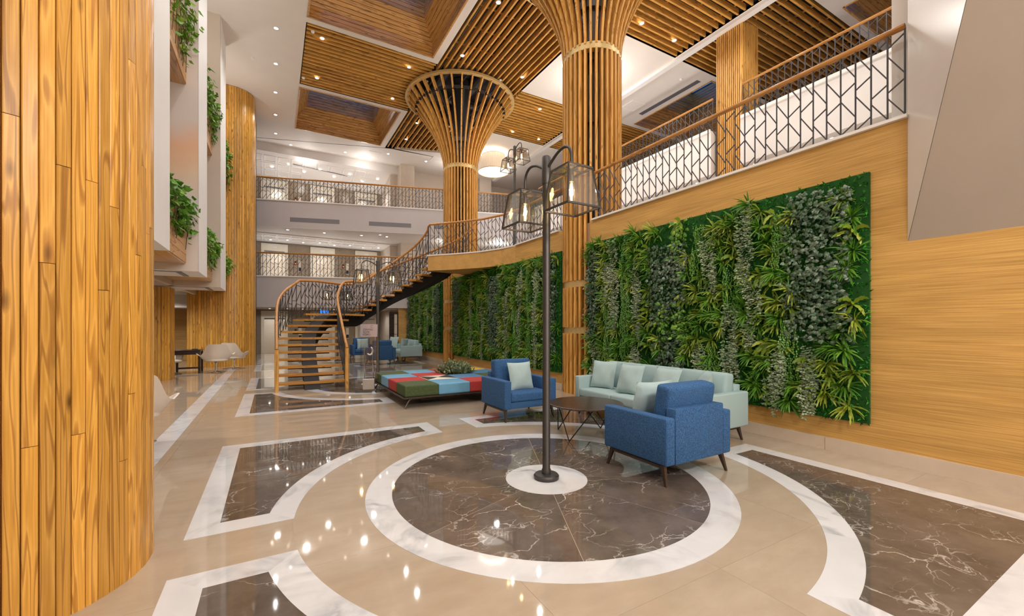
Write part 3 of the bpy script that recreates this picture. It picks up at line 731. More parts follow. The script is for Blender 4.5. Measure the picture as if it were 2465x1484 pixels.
def trailing(seed, ly, up, drop, n=420, out=.32):
    """mound of leaves over the lip of a planter, hanging down its front (+x side)"""
    rr = random.Random(seed); mb = MB(); st = MB()
    hang = [(rr.uniform(.03, ly-.03), drop*rr.uniform(.35, 1)) for _ in range(max(5, int(ly*9)))]
    for y, dp in hang:
        st.tube([(-.05, y, .02), (.06, y, .06), (.10, y+rr.uniform(-.06, .06), -dp*.5), (.07, y+rr.uniform(-.1, .1), -dp)], .006, 4)
    for i in range(n):
        if rr.random() < .45:
            y = rr.uniform(0, ly); x = rr.uniform(-.25, .16); z = rr.uniform(0, 1)*up*math.sin(PI*min(1, max(0, (x+.35)/.6)))
        else:
            y, dp = rr.choice(hang); f = rr.random()**.8; z = .05-f*dp; x = rr.uniform(.04, .12+out*(1-f)*.6); y += rr.uniform(-.09, .09)
        d = Vector((rr.uniform(-.1, 1), rr.uniform(-1, 1), rr.uniform(-1.2, .35))); nn = Vector((1, rr.uniform(-.6, .6), rr.uniform(-.1, .9)))
        l = rr.uniform(.08, .15)
        leaf_quad(mb, Vector((x, y, z)), d, nn, l, l*.75)
    return mb, st
bays = [(4.6, 6.3), (7.85, 10.58), (11.85, 14.67), (16.25, 18.72)]
for k, (y0, y1) in enumerate(FINS):
    t = thing('balcony_frame', ['white balcony frame nearest the round plank column', 'white balcony frame in the middle, with cloudy orange colour on its side', 'furthest white balcony frame beside the tall plank wall'][k], 'balcony frame', (-1.8, y0, ZB), 0, 'white balcony frames')
    MB().add([(-1.32, y0, ZB), (-1.32, y1, ZB), (-1.32, y1, 10.5), (-1.32, y0, 10.5), (-2.4, y0, ZB), (-2.4, y1, ZB), (-2.4, y1, 10.5), (-2.4, y0, 10.5)],
             [(0, 1, 2, 3), (1, 5, 6, 2), (3, 2, 6, 7), (0, 4, 5, 1)]).build('frame_body', 'fin', t, world=True)
    # the side towards the camera, cloudy orange tone on the middle frame
    MB().box(-2.4, -1.323, y0-.004, y0, ZB, 10.5).build('side_panel', 'cloudy_side' if k == 1 else 'beigewall', t, world=True)
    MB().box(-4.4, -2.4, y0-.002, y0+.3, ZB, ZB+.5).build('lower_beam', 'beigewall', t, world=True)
    MB().box(-4.2, -1.62, y0+.16, y1-.2, ZB-.012, ZB+.01).build('light_panel', 'grille', t, world=True)
    MB().box(-4.1, -1.72, y0+.22, y1-.26, ZB-.016, ZB-.010).build('panel_inset', 'duct' if k < 0 else 'white', t, world=True)
for k, (y0, y1) in enumerate(bays):
    for lvl, (zb, zt) in enumerate([(2.8, 3.78), (6.4, 7.62)]):
        nm = ['before the first white frame', 'between the first and second white frames', 'between the second and third white frames', 'beyond the third white frame'][k]
        if k == 0: continue
        t = thing('planter_box', 'pine boarded planter box %s, %s tier' % (nm, ['lower', 'upper'][lvl]), 'planter', (-1.9, (y0+y1)/2, zb), 0, 'balcony planter boxes')
        nb = 6
        for j in range(nb):
            h = (zt-zb)/nb
            MB().box(-1.54, -1.52, y0+.005, y1-.006, zb+j*h+.002, zb+(j+1)*h-.004).build('board', 'planter', t, world=True)
        for j in range(4):
            w_ = .86/4
            MB().box(-2.39+j*w_, -2.39+(j+1)*w_-.004, y0+.005, y1-.006, zb-.02, zb).build('base_board', 'board_y', t, world=True)
        MB().box(-2.39, -1.545, y0+.01, y1-.01, zb+.001, zt-.06).build('soil_box', 'groove', t, world=True)
        v = thing('trailing_ivy', 'leafy green ivy hanging over the %s tier planter %s' % (['lower', 'upper'][lvl], nm), 'ivy', (-1.56, y0+.02, zt), 0, 'ivy in the balcony planters')
        mb, st = trailing(20+k*3+lvl, y1-y0-.04, .34, .78 if lvl == 0 else 1.15, n=int(520*(y1-y0)/2.4))
        mb.build('leaves', 'vine', v); st.build('stem', 'stem', v)

# ------------------------------------------------------------------ far end: balconies, lift lobbies
def bl(s): return (-.69+s*8.35, 22.7-s*2.5)     # balcony front, s 0 at left pillar, 1 behind the column
F0, F1 = bl(-.12), bl(1.72)
front = [F0, bl(.3), bl(.7), F1]
for nm, z0, z1 in (('balcony_floor', 2.40, 3.80), ('balcony_floor_upper', 6.13, 7.36)):
    e = struct(nm, MB().prism(front+[(F1[0], 30.8), (F0[0], 30.8)], z0, z1), 'lilac')
    MB().prism([(x, y-.04) for x, y in front]+[(F1[0], F1[1]+.1), (F0[0], F0[1]+.1)], z1, z1+.05).build('edge_trim', 'fin', e)
    MB().prism(front+[(F1[0], 30.8), (F0[0], 30.8)], z0-.01, z0).build('soffit', 'ceil', e)
    if z0 > 5:
        for s0, s1 in ((.165, .415), (.57, .80), (.93, 1.1)):
            a, b = bl(s0), bl(s1)
            g = MB(); nx, ny = -.288, -.958
            g.add([(a[0], a[1]-.01, 6.42), (b[0], b[1]-.01, 6.42), (b[0], b[1]-.01, 6.62), (a[0], a[1]-.01, 6.62), (a[0], a[1]+.03, 6.42), (b[0], b[1]+.03, 6.42), (b[0], b[1]+.03, 6.62), (a[0], a[1]+.03, 6.62)],
                  [(0, 1, 2, 3), (4, 7, 6, 5), (0, 4, 5, 1), (3, 2, 6, 7), (0, 3, 7, 4), (1, 5, 6, 2)])
            go = g.build('vent_grille', 'grille'); go['kind'] = 'thing'
            tag(go, 'slotted grey air vent in the balcony front, %s' % {.165: 'leftmost, under the left pair of lifts', .57: 'in the middle, left of the flared column', .93: 'rightmost, seen through the stair rail'}[s0], 'vent', 'balcony front vents')
struct('wall_lift', MB().box(-1.2, 5.75, 26.4, 26.5, 0, 10.5), 'lobby_m')
struct('beam_upper_lobby', MB().box(-1.5, 6.25, 23.85, 24.0, 10.1, 10.5), 'white')
up = struct('ceiling_lobby', MB().add([(-1.5, 23.86, 10.11), (6.25, 23.86, 10.11), (6.25, 26.4, 9.57), (-1.5, 26.4, 9.57), (-1.5, 23.86, 10.2), (6.25, 23.86, 10.2), (6.25, 26.4, 9.66), (-1.5, 26.4, 9.66)],
            [(0, 3, 2, 1), (4, 5, 6, 7), (0, 1, 5, 4), (2, 3, 7, 6)]), 'ceil')
cp = MB()
for k in range(10):
    for j in range(3):
        x0 = -1.0+k*.62; f = .14+j*.26
        if 3 < k < 7 and j > 0: continue
        y0, y1 = 23.86+2.54*f, 23.86+2.54*(f+.2); za, zb = 10.11-.54*f-.012, 10.11-.54*(f+.2)-.012
        for (ax, ay, az, bx, by, bz) in ((x0, y0, za, x0+.5, y0, za), (x0, y1, zb, x0+.5, y1, zb), (x0, y0, za, x0, y1, zb), (x0+.5, y0, za, x0+.5, y1, zb)):
            cp.bar((ax, ay, az), (bx, by, bz), .04, .03)
cp.build('coffer_moulding', 'fin', up)
MB().bar((.9, 24.6, 9.93), (3.6, 24.9, 9.87), .06, .02).build('slot_vent', 'grille', up)
mid = struct('ceiling_lobby_lower', MB().box(-1.5, 6.2, 23.9, 26.38, 6.06, 6.13), 'ceil')
cp = MB()
for k in range(10):
    for j in range(2):
        x0 = -1.0+k*.62; y0 = 24.2+j*.8
        for (ax, ay, bx, by) in ((x0, y0, x0+.5, y0), (x0, y0+.6, x0+.5, y0+.6), (x0, y0, x0, y0+.6), (x0+.5, y0, x0+.5, y0+.6)): cp.bar((ax, ay, 6.05), (bx, by, 6.05), .04, .03)
cp.build('coffer_moulding', 'fin', mid)
MB().box(-1.2, 5.7, 26.2, 26.28, 6.03, 6.06).build('slot_vent', 'grille', mid)
wn = struct('wall_lobby_side', MB().box(5.75, 6.2, 24.0, 26.5, 0, 10.4).box(6.9, 15.5, 24.1, 24.3, 2.4, 10.5), 'beigewall')
mc = MB()
for z0, z1 in ((3.8, 6.13), (7.36, 10.5)): mc.box(6.15, 6.92, 23.25, 24.1, z0, z1)
struct('pillar_marble', mc, 'pale_m')
struct('pillar_far_right', MB().box(10.9, 11.7, 23.1, 24.1, 3.8, 10.5), 'beigewall')
struct('wall_ground', MB().box(5.42, 5.99, 20.93, 21.0, 0, 2.4).box(6.2, 9, 26.3, 26.4, 0, 2.4), 'veneer_x')
# six lifts in view above, three below
E_X = [(-.57, .71), (1.84, 3.13), (4.25, 5.52)]
for zi, (z0, h, nm) in enumerate(((0, 2.38, 'ground'), (3.8, 2.25, 'middle'), (7.36, 2.2, 'top'))):
    for k, (x0, x1) in enumerate(E_X):
        t = thing('lift', 'steel lift door in a pale frame on the %s level, %s' % (nm, ['left of three', 'in the middle of three', 'right of three'][k]), 'lift', ((x0+x1)/2, 26.4, z0), 0, 'lift doors at the far end')
        f = MB().box(x0, x0+.15, 26.34, 26.4, z0, z0+h-.05).box(x1-.15, x1, 26.34, 26.4, z0, z0+h-.05).box(x0+.15, x1-.15, 26.34, 26.4, z0+h-.45, z0+h-.05)
        f.build('door_frame', 'frame_in', t, world=True)
        xm = (x0+x1)/2
        MB().box(x0+.15, xm-.004, 26.375, 26.395, z0, z0+h-.52).build('door_leaf', 'inox', t, world=True)
        MB().box(xm+.004, x1-.15, 26.375, 26.395, z0, z0+h-.52).build('door_leaf', 'inox', t, world=True)
        MB().box(x0+.15, x1-.15, 26.35, 26.39, z0+h-.52, z0+h-.45).build('lintel', 'grille', t, world=True)
        MB().box(xm-.12, xm+.12, 26.325, 26.34, z0+h-.3, z0+h-.2).build('floor_display', 'fin', t, world=True)
    for x in (1.2, 3.7):
        p = thing('call_panel', 'black and white lift call panel on the %s level, %s' % (nm, 'left' if x < 2 else 'right'), 'panel', (x, 26.38, z0+1.0), 0, 'lift call panels')
        MB().box(x-.16, x-.05, 26.37, 26.4, z0+1.12, z0+1.32).build('backplate', 'ink', p, world=True)
        MB().box(x-.13, x-.08, 26.362, 26.37, z0+1.16, z0+1.22).build('display', 'red_light', p, world=True)
        MB().box(x+.04, x+.2, 26.37, 26.4, z0+.75, z0+1.38).build('notice', 'ivory', p, world=True)
        MB().box(x+.05, x+.19, 26.364, 26.37, z0+.78, z0+.98).build('notice_picture', 'ink', p, world=True)
# door and dark panel beside the plant wall on ground level
t = thing('glazed_door', 'narrow dark framed door with pale panes beside the veneer wall at the far end', 'door', (5.2, 20.95, 0))
MB().box(4.98, 5.06, 20.93, 21.0, 0, 2.2).box(5.36, 5.42, 20.93, 21.0, 0, 2.2).box(5.06, 5.36, 20.93, 21, 2.1, 2.2).build('door_frame', 'dark_table', t, world=True)
for k in range(4): MB().box(5.22, 5.36, 20.95, 20.97, .1+.5*k, .58+.5*k).build('pane', 'pale_m', t, world=True)
MB().box(5.06, 5.22, 20.95, 20.98, 0, 2.1).build('door_leaf', 'dark_table', t, world=True)
t = thing('wall_screen', 'small bright blue screen hanging under the lower balcony beyond the stairs', 'screen', (2.45, 25.9, 2.2))
MB().box(2.3, 2.75, 25.88, 25.93, 2.16, 2.38).build('screen_panel', 'screen', t, world=True)
MB().box(2.27, 2.78, 25.9, 25.96, 2.13, 2.40).build('screen_case', 'ink', t, world=True)

# ------------------------------------------------------------------ staircase
RS = .1727
OUT = {0: (.04, 11.0), 1: (.04, 11.25), 4: (.04, 12.1), 6: (.06, 12.6), 7: (.09, 12.88), 8: (.17, 13.15), 9: (.30, 13.42), 10: (.5, 13.7), 11: (.80, 13.92),
       12: (2.3, 15.55), 13: (2.62, 15.78), 15: (3.38, 15.95), 17: (4.2, 15.75), 19: (5.1, 14.95), 21: (5.82, 13.9), 22: (5.95, 13.45)}
INN = {0: (1.61, 11.0), 1: (1.61, 11.25), 4: (1.61, 12.0), 6: (1.61, 12.5), 8: (1.64, 12.95), 10: (1.80, 13.42), 11: (1.98, 13.72), 12: (2.55, 14.22),
       13: (2.80, 14.32), 15: (3.32, 14.42), 17: (3.80, 14.32), 19: (4.20, 14.0), 21: (4.42, 13.52), 22: (4.40, 13.28)}
def curve(T):
    ks = sorted(T)
    def f(k):
        k = max(ks[0], min(ks[-1], k))
        for i in range(len(ks)-1):
            if k <= ks[i+1]: break
        a, b = ks[i], ks[i+1]; p = [T[q] for q in (ks[max(i-1, 0)], a, b, ks[min(i+2, len(ks)-1)])]
        kk = (ks[max(i-1, 0)], a, b, ks[min(i+2, len(ks)-1)]); u = (k-a)/(b-a); r = []
        for c in (0, 1):
            m0 = (p[2][c]-p[0][c])/(kk[2]-kk[0])*(b-a); m1 = (p[3][c]-p[1][c])/(kk[3]-kk[1])*(b-a)
            r.append((2*u**3-3*u*u+1)*p[1][c]+(u**3-2*u*u+u)*m0+(-2*u**3+3*u*u)*p[2][c]+(u**3-u*u)*m1)
        return Vector((r[0], r[1]))
    return f
fo, fi = curve(OUT), curve(INN)
def zt(k): return RS*k if k <= 11 else (RS*11 if k <= 11.9 else RS*11+(k-11.9)*(22-11)/(22-11.9)*RS)
stair = thing('staircase', 'curved open staircase with oak treads on a black steel beam', 'staircase', (.8, 11, 0))
for k in range(1, 22):
    a, b = (k, k+1) if k != 11 else (11, 12)
    n = 1 if k != 11 else 6
    ex = .12
    po = [fo(a+(b-a+ex)*j/n) for j in range(n+1)]; pi_ = [fi(a+(b-a+ex)*j/n) for j in range(n+1)]
    poly = [tuple(p) for p in po]+[tuple(p) for p in pi_[::-1]]
    MB().prism([(x-.8, y-11) for x, y in poly], k*RS-.055, k*RS).build('tread', 'tread', stair)
# steel beam under the treads
sb = MB(); prof = []; ks = [.3+21.9*i/66 for i in range(67)]
for k in ks:
    o_, i_ = fo(k), fi(k); c = (o_+i_)/2; d = (o_-i_).normalized()*.17
    zz = zt(k)-.06; h = .34
    prof.append([(c.x+d.x, c.y+d.y, zz), (c.x-d.x, c.y-d.y, zz), (c.x-d.x, c.y-d.y, max(0, zz-h)), (c.x+d.x, c.y+d.y, max(0, zz-h))])
vs = [p for q in prof for p in q]; fs = []
for i in range(len(prof)-1):
    for j in range(4): fs.append((4*i+j, 4*i+(j+1) % 4, 4*i+4+(j+1) % 4, 4*i+4+j))
fs += [(3, 2, 1, 0), tuple(4*(len(prof)-1)+j for j in range(4))]
vs = [(x, y, max(.0, z)) for x, y, z in vs]
sb.add(vs, fs).build('steel_beam', 'steel', stair, world=True)
br = MB()
for k in range(1, 22):
    o_, i_ = fo(k+.45), fi(k+.45)
    a, b = i_+(o_-i_)*.18, i_+(o_-i_)*.82
    br.bar((a.x, a.y, k*RS-.07), (b.x, b.y, k*RS-.07), .10, .03)
br.build('tread_bracket', 'steel', stair, world=True).__setitem__('kind', 'stuff')

def zr(k): return zt(k)+.98 if k < 11.2 or k > 12.6 else None
def zrail(k):
    if k <= 11: return RS*k+1.0
    if k <= 12: return RS*11+1.0+.04*(k-11)
    return RS*11+1.04+(k-12)/10*(3.80+1.03-RS*11-1.04)
brace_cache = {}
def rail_pattern(i, n):
    """slanting bars of one bay of the railing: list of (z0, z1) shares of the height"""
    A = [(.95, .85), (.50, .76), (.44, .34), (.04, .28)]; B = [(.68, .95), (.62, .52), (.20, .45), (.14, .03)]
    return A if (i//2) % 2 == 0 else B
def railing_on(parent, P, Zb, Zt, step, rbar=.011, bar_part='baluster', braces=True, mat='railsteel', brace_stuff=True, world=True, i0=0, bars_joined=False):
    """P: plan points; Zb/Zt: foot and handrail heights per point"""
    L_ = [0]
    for p, q in zip(P, P[1:]): L_.append(L_[-1]+math.dist(p, q))
    n = max(2, round(L_[-1]/step)); pts = []
    for j in range(n+1):
        s = L_[-1]*j/n; i = 0
        while i < len(P)-2 and L_[i+1] < s: i += 1
        f = (s-L_[i])/max(1e-6, L_[i+1]-L_[i])
        pts.append((P[i][0]+f*(P[i+1][0]-P[i][0]), P[i][1]+f*(P[i+1][1]-P[i][1]), Zb[i]+f*(Zb[i+1]-Zb[i]), Zt[i]+f*(Zt[i+1]-Zt[i])))
    L0 = parent.location; jb = MB(); jr = MB(); bc = {}
    for j, (x, y, a, b) in enumerate(pts):
        if bars_joined: jb.box(x-rbar, x+rbar, y-rbar, y+rbar, a, b); continue
        h = round(b-a, 3)
        if h not in bc: bc[h] = MB().tube([(0, 0, 0), (0, 0, h)], rbar, 6).mesh('baluster', mat)
        inst(bar_part, bc[h], parent, (x-L0.x, y-L0.y, a-L0.z))
    for j in range(len(pts)-1):
        p, q = pts[j], pts[j+1]
        for u, v in rail_pattern(j+i0, n):
            A = (p[0], p[1], p[2]+u*(p[3]-p[2])); B = (q[0], q[1], q[2]+v*(q[3]-q[2]))
            if brace_stuff: jr.bar(A, B, rbar*1.3)
            else:
                d = Vector(B)-Vector(A); key = (round(d.x, 3), round(d.y, 3), round(d.z, 3))
                if key not in brace_cache: brace_cache[key] = MB().bar((0, 0, 0), d, rbar*1.3).mesh('brace', mat)
                inst('brace', brace_cache[key], parent, (A[0]-L0.x, A[1]-L0.y, A[2]-L0.z))
    if bars_joined: jb.build('baluster', mat, parent, world=True, kind='stuff')
    if brace_stuff: jr.build('brace', mat, parent, world=True, kind='stuff')
# stair railings: posts with the oak handrail, bars down past the treads
for f_, lab, off in ((fo, 'outer stair railing with chevron steel bars and oak handrail, left of the treads', .0), (fi, 'inner stair railing with chevron steel bars and oak handrail, from the right newel', .0)):
    t = thing('stair_railing', lab, 'railing', (f_(0).x, f_(0).y, 0), 0, 'stair railings')
    ks = [.0+22*i/88 for i in range(89)]
    side = 1 if f_ is fo else -1
    P = []
    for k in ks:
        d = (fo(k)-fi(k)).normalized()*(-.03*side); p = f_(k)+d; P.append((p.x, p.y))
    zb_ = [max(.1, zt(k)-.10) for k in ks]; zt_ = [zrail(k)-.03 for k in ks]
    railing_on(t, P[6:], zb_[6:], zt_[6:], .155, .0115, i0=1 if side < 0 else 0)
    hp = [(P[0][0], P[0][1]-.02, 0), (P[0][0], P[0][1]-.02, .75)]
    MB().tube(hp+[(P[0][0], P[0][1]-.02, .98)], .045, 12).build('newel_post', 'slat_z', t, True, world=True)
    hr = [(P[0][0], P[0][1]-.02, .98), (P[1][0], P[1][1], zrail(ks[1])+.02)]+[(P[i][0], P[i][1], zrail(ks[i])) for i in range(3, 89, 2)]
    if f_ is fo: hr += [(P[-1][0]+.02, P[-1][1]-.15, 4.83), (P[-1][0]+.02, P[-1][1]-.40, 4.80)]
    else: hr += [(4.46, 13.2, 4.83)]
    MB().tube(hr, .036, 10).build('handrail', 'rail', t, True, world=True)

# ------------------------------------------------------------------ level railings
def level_railing(name, label, P, zb, zt, step, joined, hr=.034, rb=.0095, ends=True):
    t = thing('railing', label, 'railing', (P[0][0], P[0][1], zb), 0, 'chevron bar railings')
    railing_on(t, P, [zb]*len(P), [zt-.02]*len(P), step, rb, brace_stuff=joined, bars_joined=joined)
    MB().tube([(x, y, zt) for x, y in P], hr, 10).build('handrail', 'rail', t, True, world=True)
    return t
ZR = 4.83
level_railing('railing', 'oak railed chevron bar railing above the large plant wall panel, up to the white upright', [(6.02, 1.86), (6.02, 6.95)], 3.83, ZR, .151, False)
ins = [(6.05, 8.22), (6.05, 10.3), (5.94, 10.95), (5.63, 11.74), (5.1, 12.47), (4.46, 13.2)]
level_railing('railing', 'bent chevron bar railing from the nearer column round the stair landing', ins, 3.83, ZR, .151, False)
level_railing('railing', 'second level chevron bar railing, right of the square slat column', [(11.84, 2.0), (11.84, 7.25)], 7.55, 8.55, .165, True)
level_railing('railing', 'second level chevron bar railing between the nearer flared column and the square column', [(11.84, 8.2), (11.84, 18.0)], 7.55, 8.55, .165, True)
fr = [(x, y+.06) for x, y in front]
level_railing('railing', 'lower far balcony railing in front of the middle lifts', fr, 3.84, 4.92, .165, True, .04, .012)
level_railing('railing', 'upper far balcony railing in front of the top lifts', fr, 7.40, 8.45, .165, True, .04, .012)

# ------------------------------------------------------------------ lantern lamp posts
def lantern(parent, dx, dy):
    """square tapering lantern under an arm at (dx, dy)"""
    zb, zt = 2.62, 2.985; rb, rt = .185, .135
    fr_ = MB(); w_ = .016
    cb = [(dx-rb, dy-rb, zb), (dx+rb, dy-rb, zb), (dx+rb, dy+rb, zb), (dx-rb, dy+rb, zb)]
    ct = [(dx-rt, dy-rt, zt), (dx+rt, dy-rt, zt), (dx+rt, dy+rt, zt), (dx-rt, dy+rt, zt)]
    for i in range(4):
        fr_.bar(cb[i], cb[(i+1) % 4], w_); fr_.bar(ct[i], ct[(i+1) % 4], w_); fr_.bar(cb[i], ct[i], w_)
    fr_.bar((dx-rt, dy, zt), (dx+rt, dy, zt), .02, .01).bar((dx, dy-rt, zt), (dx, dy+rt, zt), .02, .01)
    i0 = len(fr_.v); fr_.lathe([(0, zt-.11), (.02, zt-.11), (.022, zt), (.06, zt+.012), (.05, zt+.03), (0, zt+.035)], 16, (dx, dy))
    fo_ = fr_.build('lantern_frame', 'lampsteel', parent)
    for i in range(4):
        g = MB(); a, b = cb[i], cb[(i+1) % 4]; c, d = ct[(i+1) % 4], ct[i]
        n = Vector((b[0]-a[0], b[1]-a[1], 0)).cross(Vector((0, 0, 1))).normalized()*.002
        vs = [Vector(p)-n for p in (a, b, c, d)]+[Vector(p)+n for p in (a, b, c, d)]
        g.add(vs, [(3, 2, 1, 0), (4, 5, 6, 7), (0, 1, 5, 4), (1, 2, 6, 5), (2, 3, 7, 6), (3, 0, 4, 7)]).build('pane', 'lampglass', fo_)
    MB().lathe([(.0, 2.69), (.05, 2.70), (.058, 2.73), (.058, 2.84), (.045, 2.875), (.02, 2.88)], 20, (dx, dy)).build('glass_jar', 'bulbglass', fo_, True)
    MB().lathe([(0, 2.735), (.010, 2.74), (.0135, 2.77), (.0135, 2.82), (.008, 2.86), (0, 2.865)], 12, (dx, dy)).build('filament', 'filament', fo_, True)
def lamp_post(label, loc, along_x):
    t = thing('lamp_post', label, 'lamp', loc, 0, 'lantern lamp posts')
    MB().lathe([(0, 0), (.126, 0), (.128, .03), (.115, .045), (.06, .05), (0, .05)], 40).build('base_plate', 'lampsteel', t, True)
    MB().lathe([(.046, .05), (.046, .09), (.039, .10), (.039, 3.0)], 24).build('pole', 'lampsteel', t, True)
    MB().lathe([(.044, 2.97), (.046, 2.98), (.046, 3.24), (.035, 3.255), (0, 3.262)], 24).build('pole_cap', 'lampsteel', t, True)
    for s_ in (-1, 1):
        pts = []
        for j in range(13):
            f = j/12
            if f < .5: r = .03+.26*f/.5; z = 3.13+.11*math.sin(f/.5*PI/2)
            else: a = (f-.5)/.5*PI/2; r = .29+.12*math.sin(a); z = 3.13-.12+.11+.12*math.cos(a)
            pts.append((r*s_, 0, z) if along_x else (0, r*s_, z))
        pts.append((.41*s_, 0, 3.0) if along_x else (0, .41*s_, 3.0))
        MB().tube(pts, .014, 10).build('arm', 'lampsteel', t, True)
        lantern(t, .41*s_ if along_x else 0, 0 if along_x else .41*s_)
    for s_ in (-1, 1):
        d = (.41*s_, 0) if along_x else (0, .41*s_)
        lamp('POINT', (loc[0]+d[0], loc[1]+d[1], loc[2]+2.80), 9, .02, (1, .72, .42))
lamp_post('tall black lamp post with two lanterns in the middle of the dark marble circle', (2.4, 3.51, .002), False)
lamp_post('black lamp post with two lanterns beside the stairs, behind the patchwork ottoman', (2.42, 11.45, .002), True)
lamp_post('black lamp post with two lanterns far behind the staircase', (2.4, 19.3, .002), True)
lamp_post('lamp post with two lanterns standing on the mezzanine behind the rail', (6.45, 11.15, Z_L), False)

# ------------------------------------------------------------------ pleated drum pendants
def drum(x, y, label):
    t = thing('pendant_lamp', label, 'lamp', (x, y, 9.5), 0, 'pleated drum lamps')
    n = 48; mb = MB(); vs = []; fs = []
    for k in range(n*2):
        a = PI*k/n; q = .012*(k % 2)
        vs += [((.80-q)*math.cos(a), (.80-q)*math.sin(a), 0), ((.60-q)*math.cos(a), (.60-q)*math.sin(a), .85)]
    for k in range(n*2):
        k2 = (k+1) % (n*2); fs.append((2*k, 2*k2, 2*k2+1, 2*k+1))
    mb.add(vs, fs).build('shade', 'shade', t)
    MB().lathe([(0, .04), (.77, .04), (.77, .05), (0, .05)], 48).build('diffuser', 'diffuser', t)
    MB().lathe([(.795, -.01), (.81, -.01), (.81, .015), (.795, .015)], 48, close=True).lathe([(.595, .84), (.61, .84), (.61, .86), (.595, .86)], 48, close=True).build('rim', 'brass', t)
    MB().tube([(0, 0, .05), (0, 0, 1.0)], .02, 8).build('stem', 'brass', t)
drum(9.95, 19.4, 'large pleated drum ceiling lamp between the further column and the mezzanine lamp post')

# ------------------------------------------------------------------ armchairs, sofas, cushions
def splayed_frame(parent, x, y0, y1, mat, zt=.188, out=.06):
    """bar along y under the seat with a tapering splayed leg at both ends"""
    MB().rbox(x-.018, x+.018, y0, y1, zt-.032, zt, .005, 1).box(x-.015, x+.015, y0+.06, y0+.10, zt, .201).box(x-.015, x+.015, y1-.10, y1-.06, zt, .201).build('side_bar', mat, parent)
    for y, s in ((y0, -1), (y1, 1)):
        m = MB(); sx = out*.4*(1 if x > 0 else -1)
        a = [(x-.02, y-.02*s, zt), (x+.02, y-.02*s, zt), (x+.02, y+.03*s, zt), (x-.02, y+.03*s, zt)]
        b = [(x-.011+sx, y+out*s-.011, 0), (x+.011+sx, y+out*s-.011, 0), (x+.011+sx, y+out*s+.011, 0), (x-.011+sx, y+out*s+.011, 0)]
        if s < 0: a = [a[3], a[2], a[1], a[0]]
        m.add(b+a, [(3, 2, 1, 0), (4, 5, 6, 7)]+[(i, (i+1) % 4, 4+(i+1) % 4, 4+i) for i in range(4)]).build('leg', mat, parent)
def cushion_box(x0, x1, y0, y1, z0, z1, puff=.03, r=.035):
    """upholstered block with softly crowned faces"""
    bm = bmesh.new(); bmesh.ops.create_cube(bm, size=1)
    for v in bm.verts: v.co = ((x0+x1)/2+v.co.x*(x1-x0), (y0+y1)/2+v.co.y*(y1-y0), (z0+z1)/2+v.co.z*(z1-z0))
    bmesh.ops.bevel(bm, geom=bm.edges[:], offset=r, segments=3, affect='EDGES', profile=.6)
    bmesh.ops.subdivide_edges(bm, edges=[e for e in bm.edges if e.calc_length() > .12], cuts=4, use_grid_fill=True)
    c = Vector(((x0+x1)/2, (y0+y1)/2, (z0+z1)/2)); h = Vector(((x1-x0)/2, (y1-y0)/2, (z1-z0)/2)); ax = min(range(3), key=lambda i: h[i])
    for v in bm.verts:
        q = [(v.co[i]-c[i])/h[i] for i in range(3)]; f = 1
        for i in range(3):
            if i != ax: f *= max(0, 1-q[i]**2)
        v.co[ax] += puff*f**.7*(1 if q[ax] > 0 else -1)
    bm.verts.index_update(); m = MB(); m.add([v.co[:] for v in bm.verts], [tuple(v.index for v in f.verts) for f in bm.faces]); bm.free(); return m
def armchair(label, loc, rotz):
    t = thing('armchair', label, 'armchair', loc, rotz, 'blue armchairs')
    MB().rbox(-.37, .37, -.40, .33, .2, .31, .012).build('seat_base', 'denim', t, True)
    for s in (-1, 1):
        x0, x1 = sorted((s*.495, s*.372)); MB().rbox(x0, x1, -.43, .435, .2, .655, .02, 3).build('arm', 'denim', t, True)
    cushion_box(-.368, .368, -.42, .20, .312, .45, .018).build('seat_cushion', 'denim', t, True)
    MB().rbox(-.37, .37, .315, .435, .2, .735, .014, 2).build('back_panel', 'denim', t, True)
    m = cushion_box(-.36, .36, -.085, .085, -.25, .25, .03, .045)
    m.xf(Matrix.Translation((0, .235, .70)) @ Matrix.Rotation(R(-9), 4, 'X')); m.build('back_cushion', 'denim', t, True)
    for s in (-1, 1): splayed_frame(t, s*.44, -.34, .34, 'bronze')
    MB().bar((-.4, .25, .185), (.4, .25, .185), .03).build('cross_bar', 'bronze', t)
    return t
armchair('blue denim armchair seen from behind, nearest the camera, on the edge of the marble circle', (3.72, 3.145, .002), PI)
armchair('blue denim armchair facing the camera beside the patchwork ottoman', (3.66, 6.21, .002), 0)
armchair('small distant blue armchair seen from behind, beyond the patchwork ottoman', (3.72, 17.08, .002), PI)
armchair('small distant blue armchair facing the camera behind the acrylic sign stand', (3.55, 20.05, .002), 0)
def pillow_mesh(s, T, seed, mat):
    rr = random.Random(seed); n = 14; vs = []; fs = []; ph = [rr.uniform(0, 6) for _ in range(4)]
    for side in (1, -1):
        for i in range(n+1):
            for j in range(n+1):
                u, v = 2*i/n-1, 2*j/n-1
                h = (max(0, (1-u*u)*(1-v*v)))**.42*T/2
                h *= 1+.05*math.sin(5*u+ph[0])*math.sin(4*v+ph[1])+.05*math.sin(9*u*v+ph[2])
                x = u*s/2*(1-.07*(1-v*v)); z = v*s/2*(1-.07*(1-u*u))
                vs.append((x, side*h, z))
    o = (n+1)**2
    for i in range(n):
        for j in range(n):
            a = i*(n+1)+j
            fs.append((a, a+1, a+n+2, a+n+1)); fs.append((o+a, o+a+n+1, o+a+n+2, o+a+1))
    m = MB().add(vs, fs)
    for i in range(n+1): pass
    return m.mesh('throw_pillow', mat, True)
def pillow(label, loc, rot, s=.46, T=.17, seed=1, mat='pillow'):
    o = inst('throw_pillow', pillow_mesh(s, T, seed, mat), None, loc, rot); o['kind'] = 'thing'
    return tag(o, label, 'pillow', 'pale throw pillows')
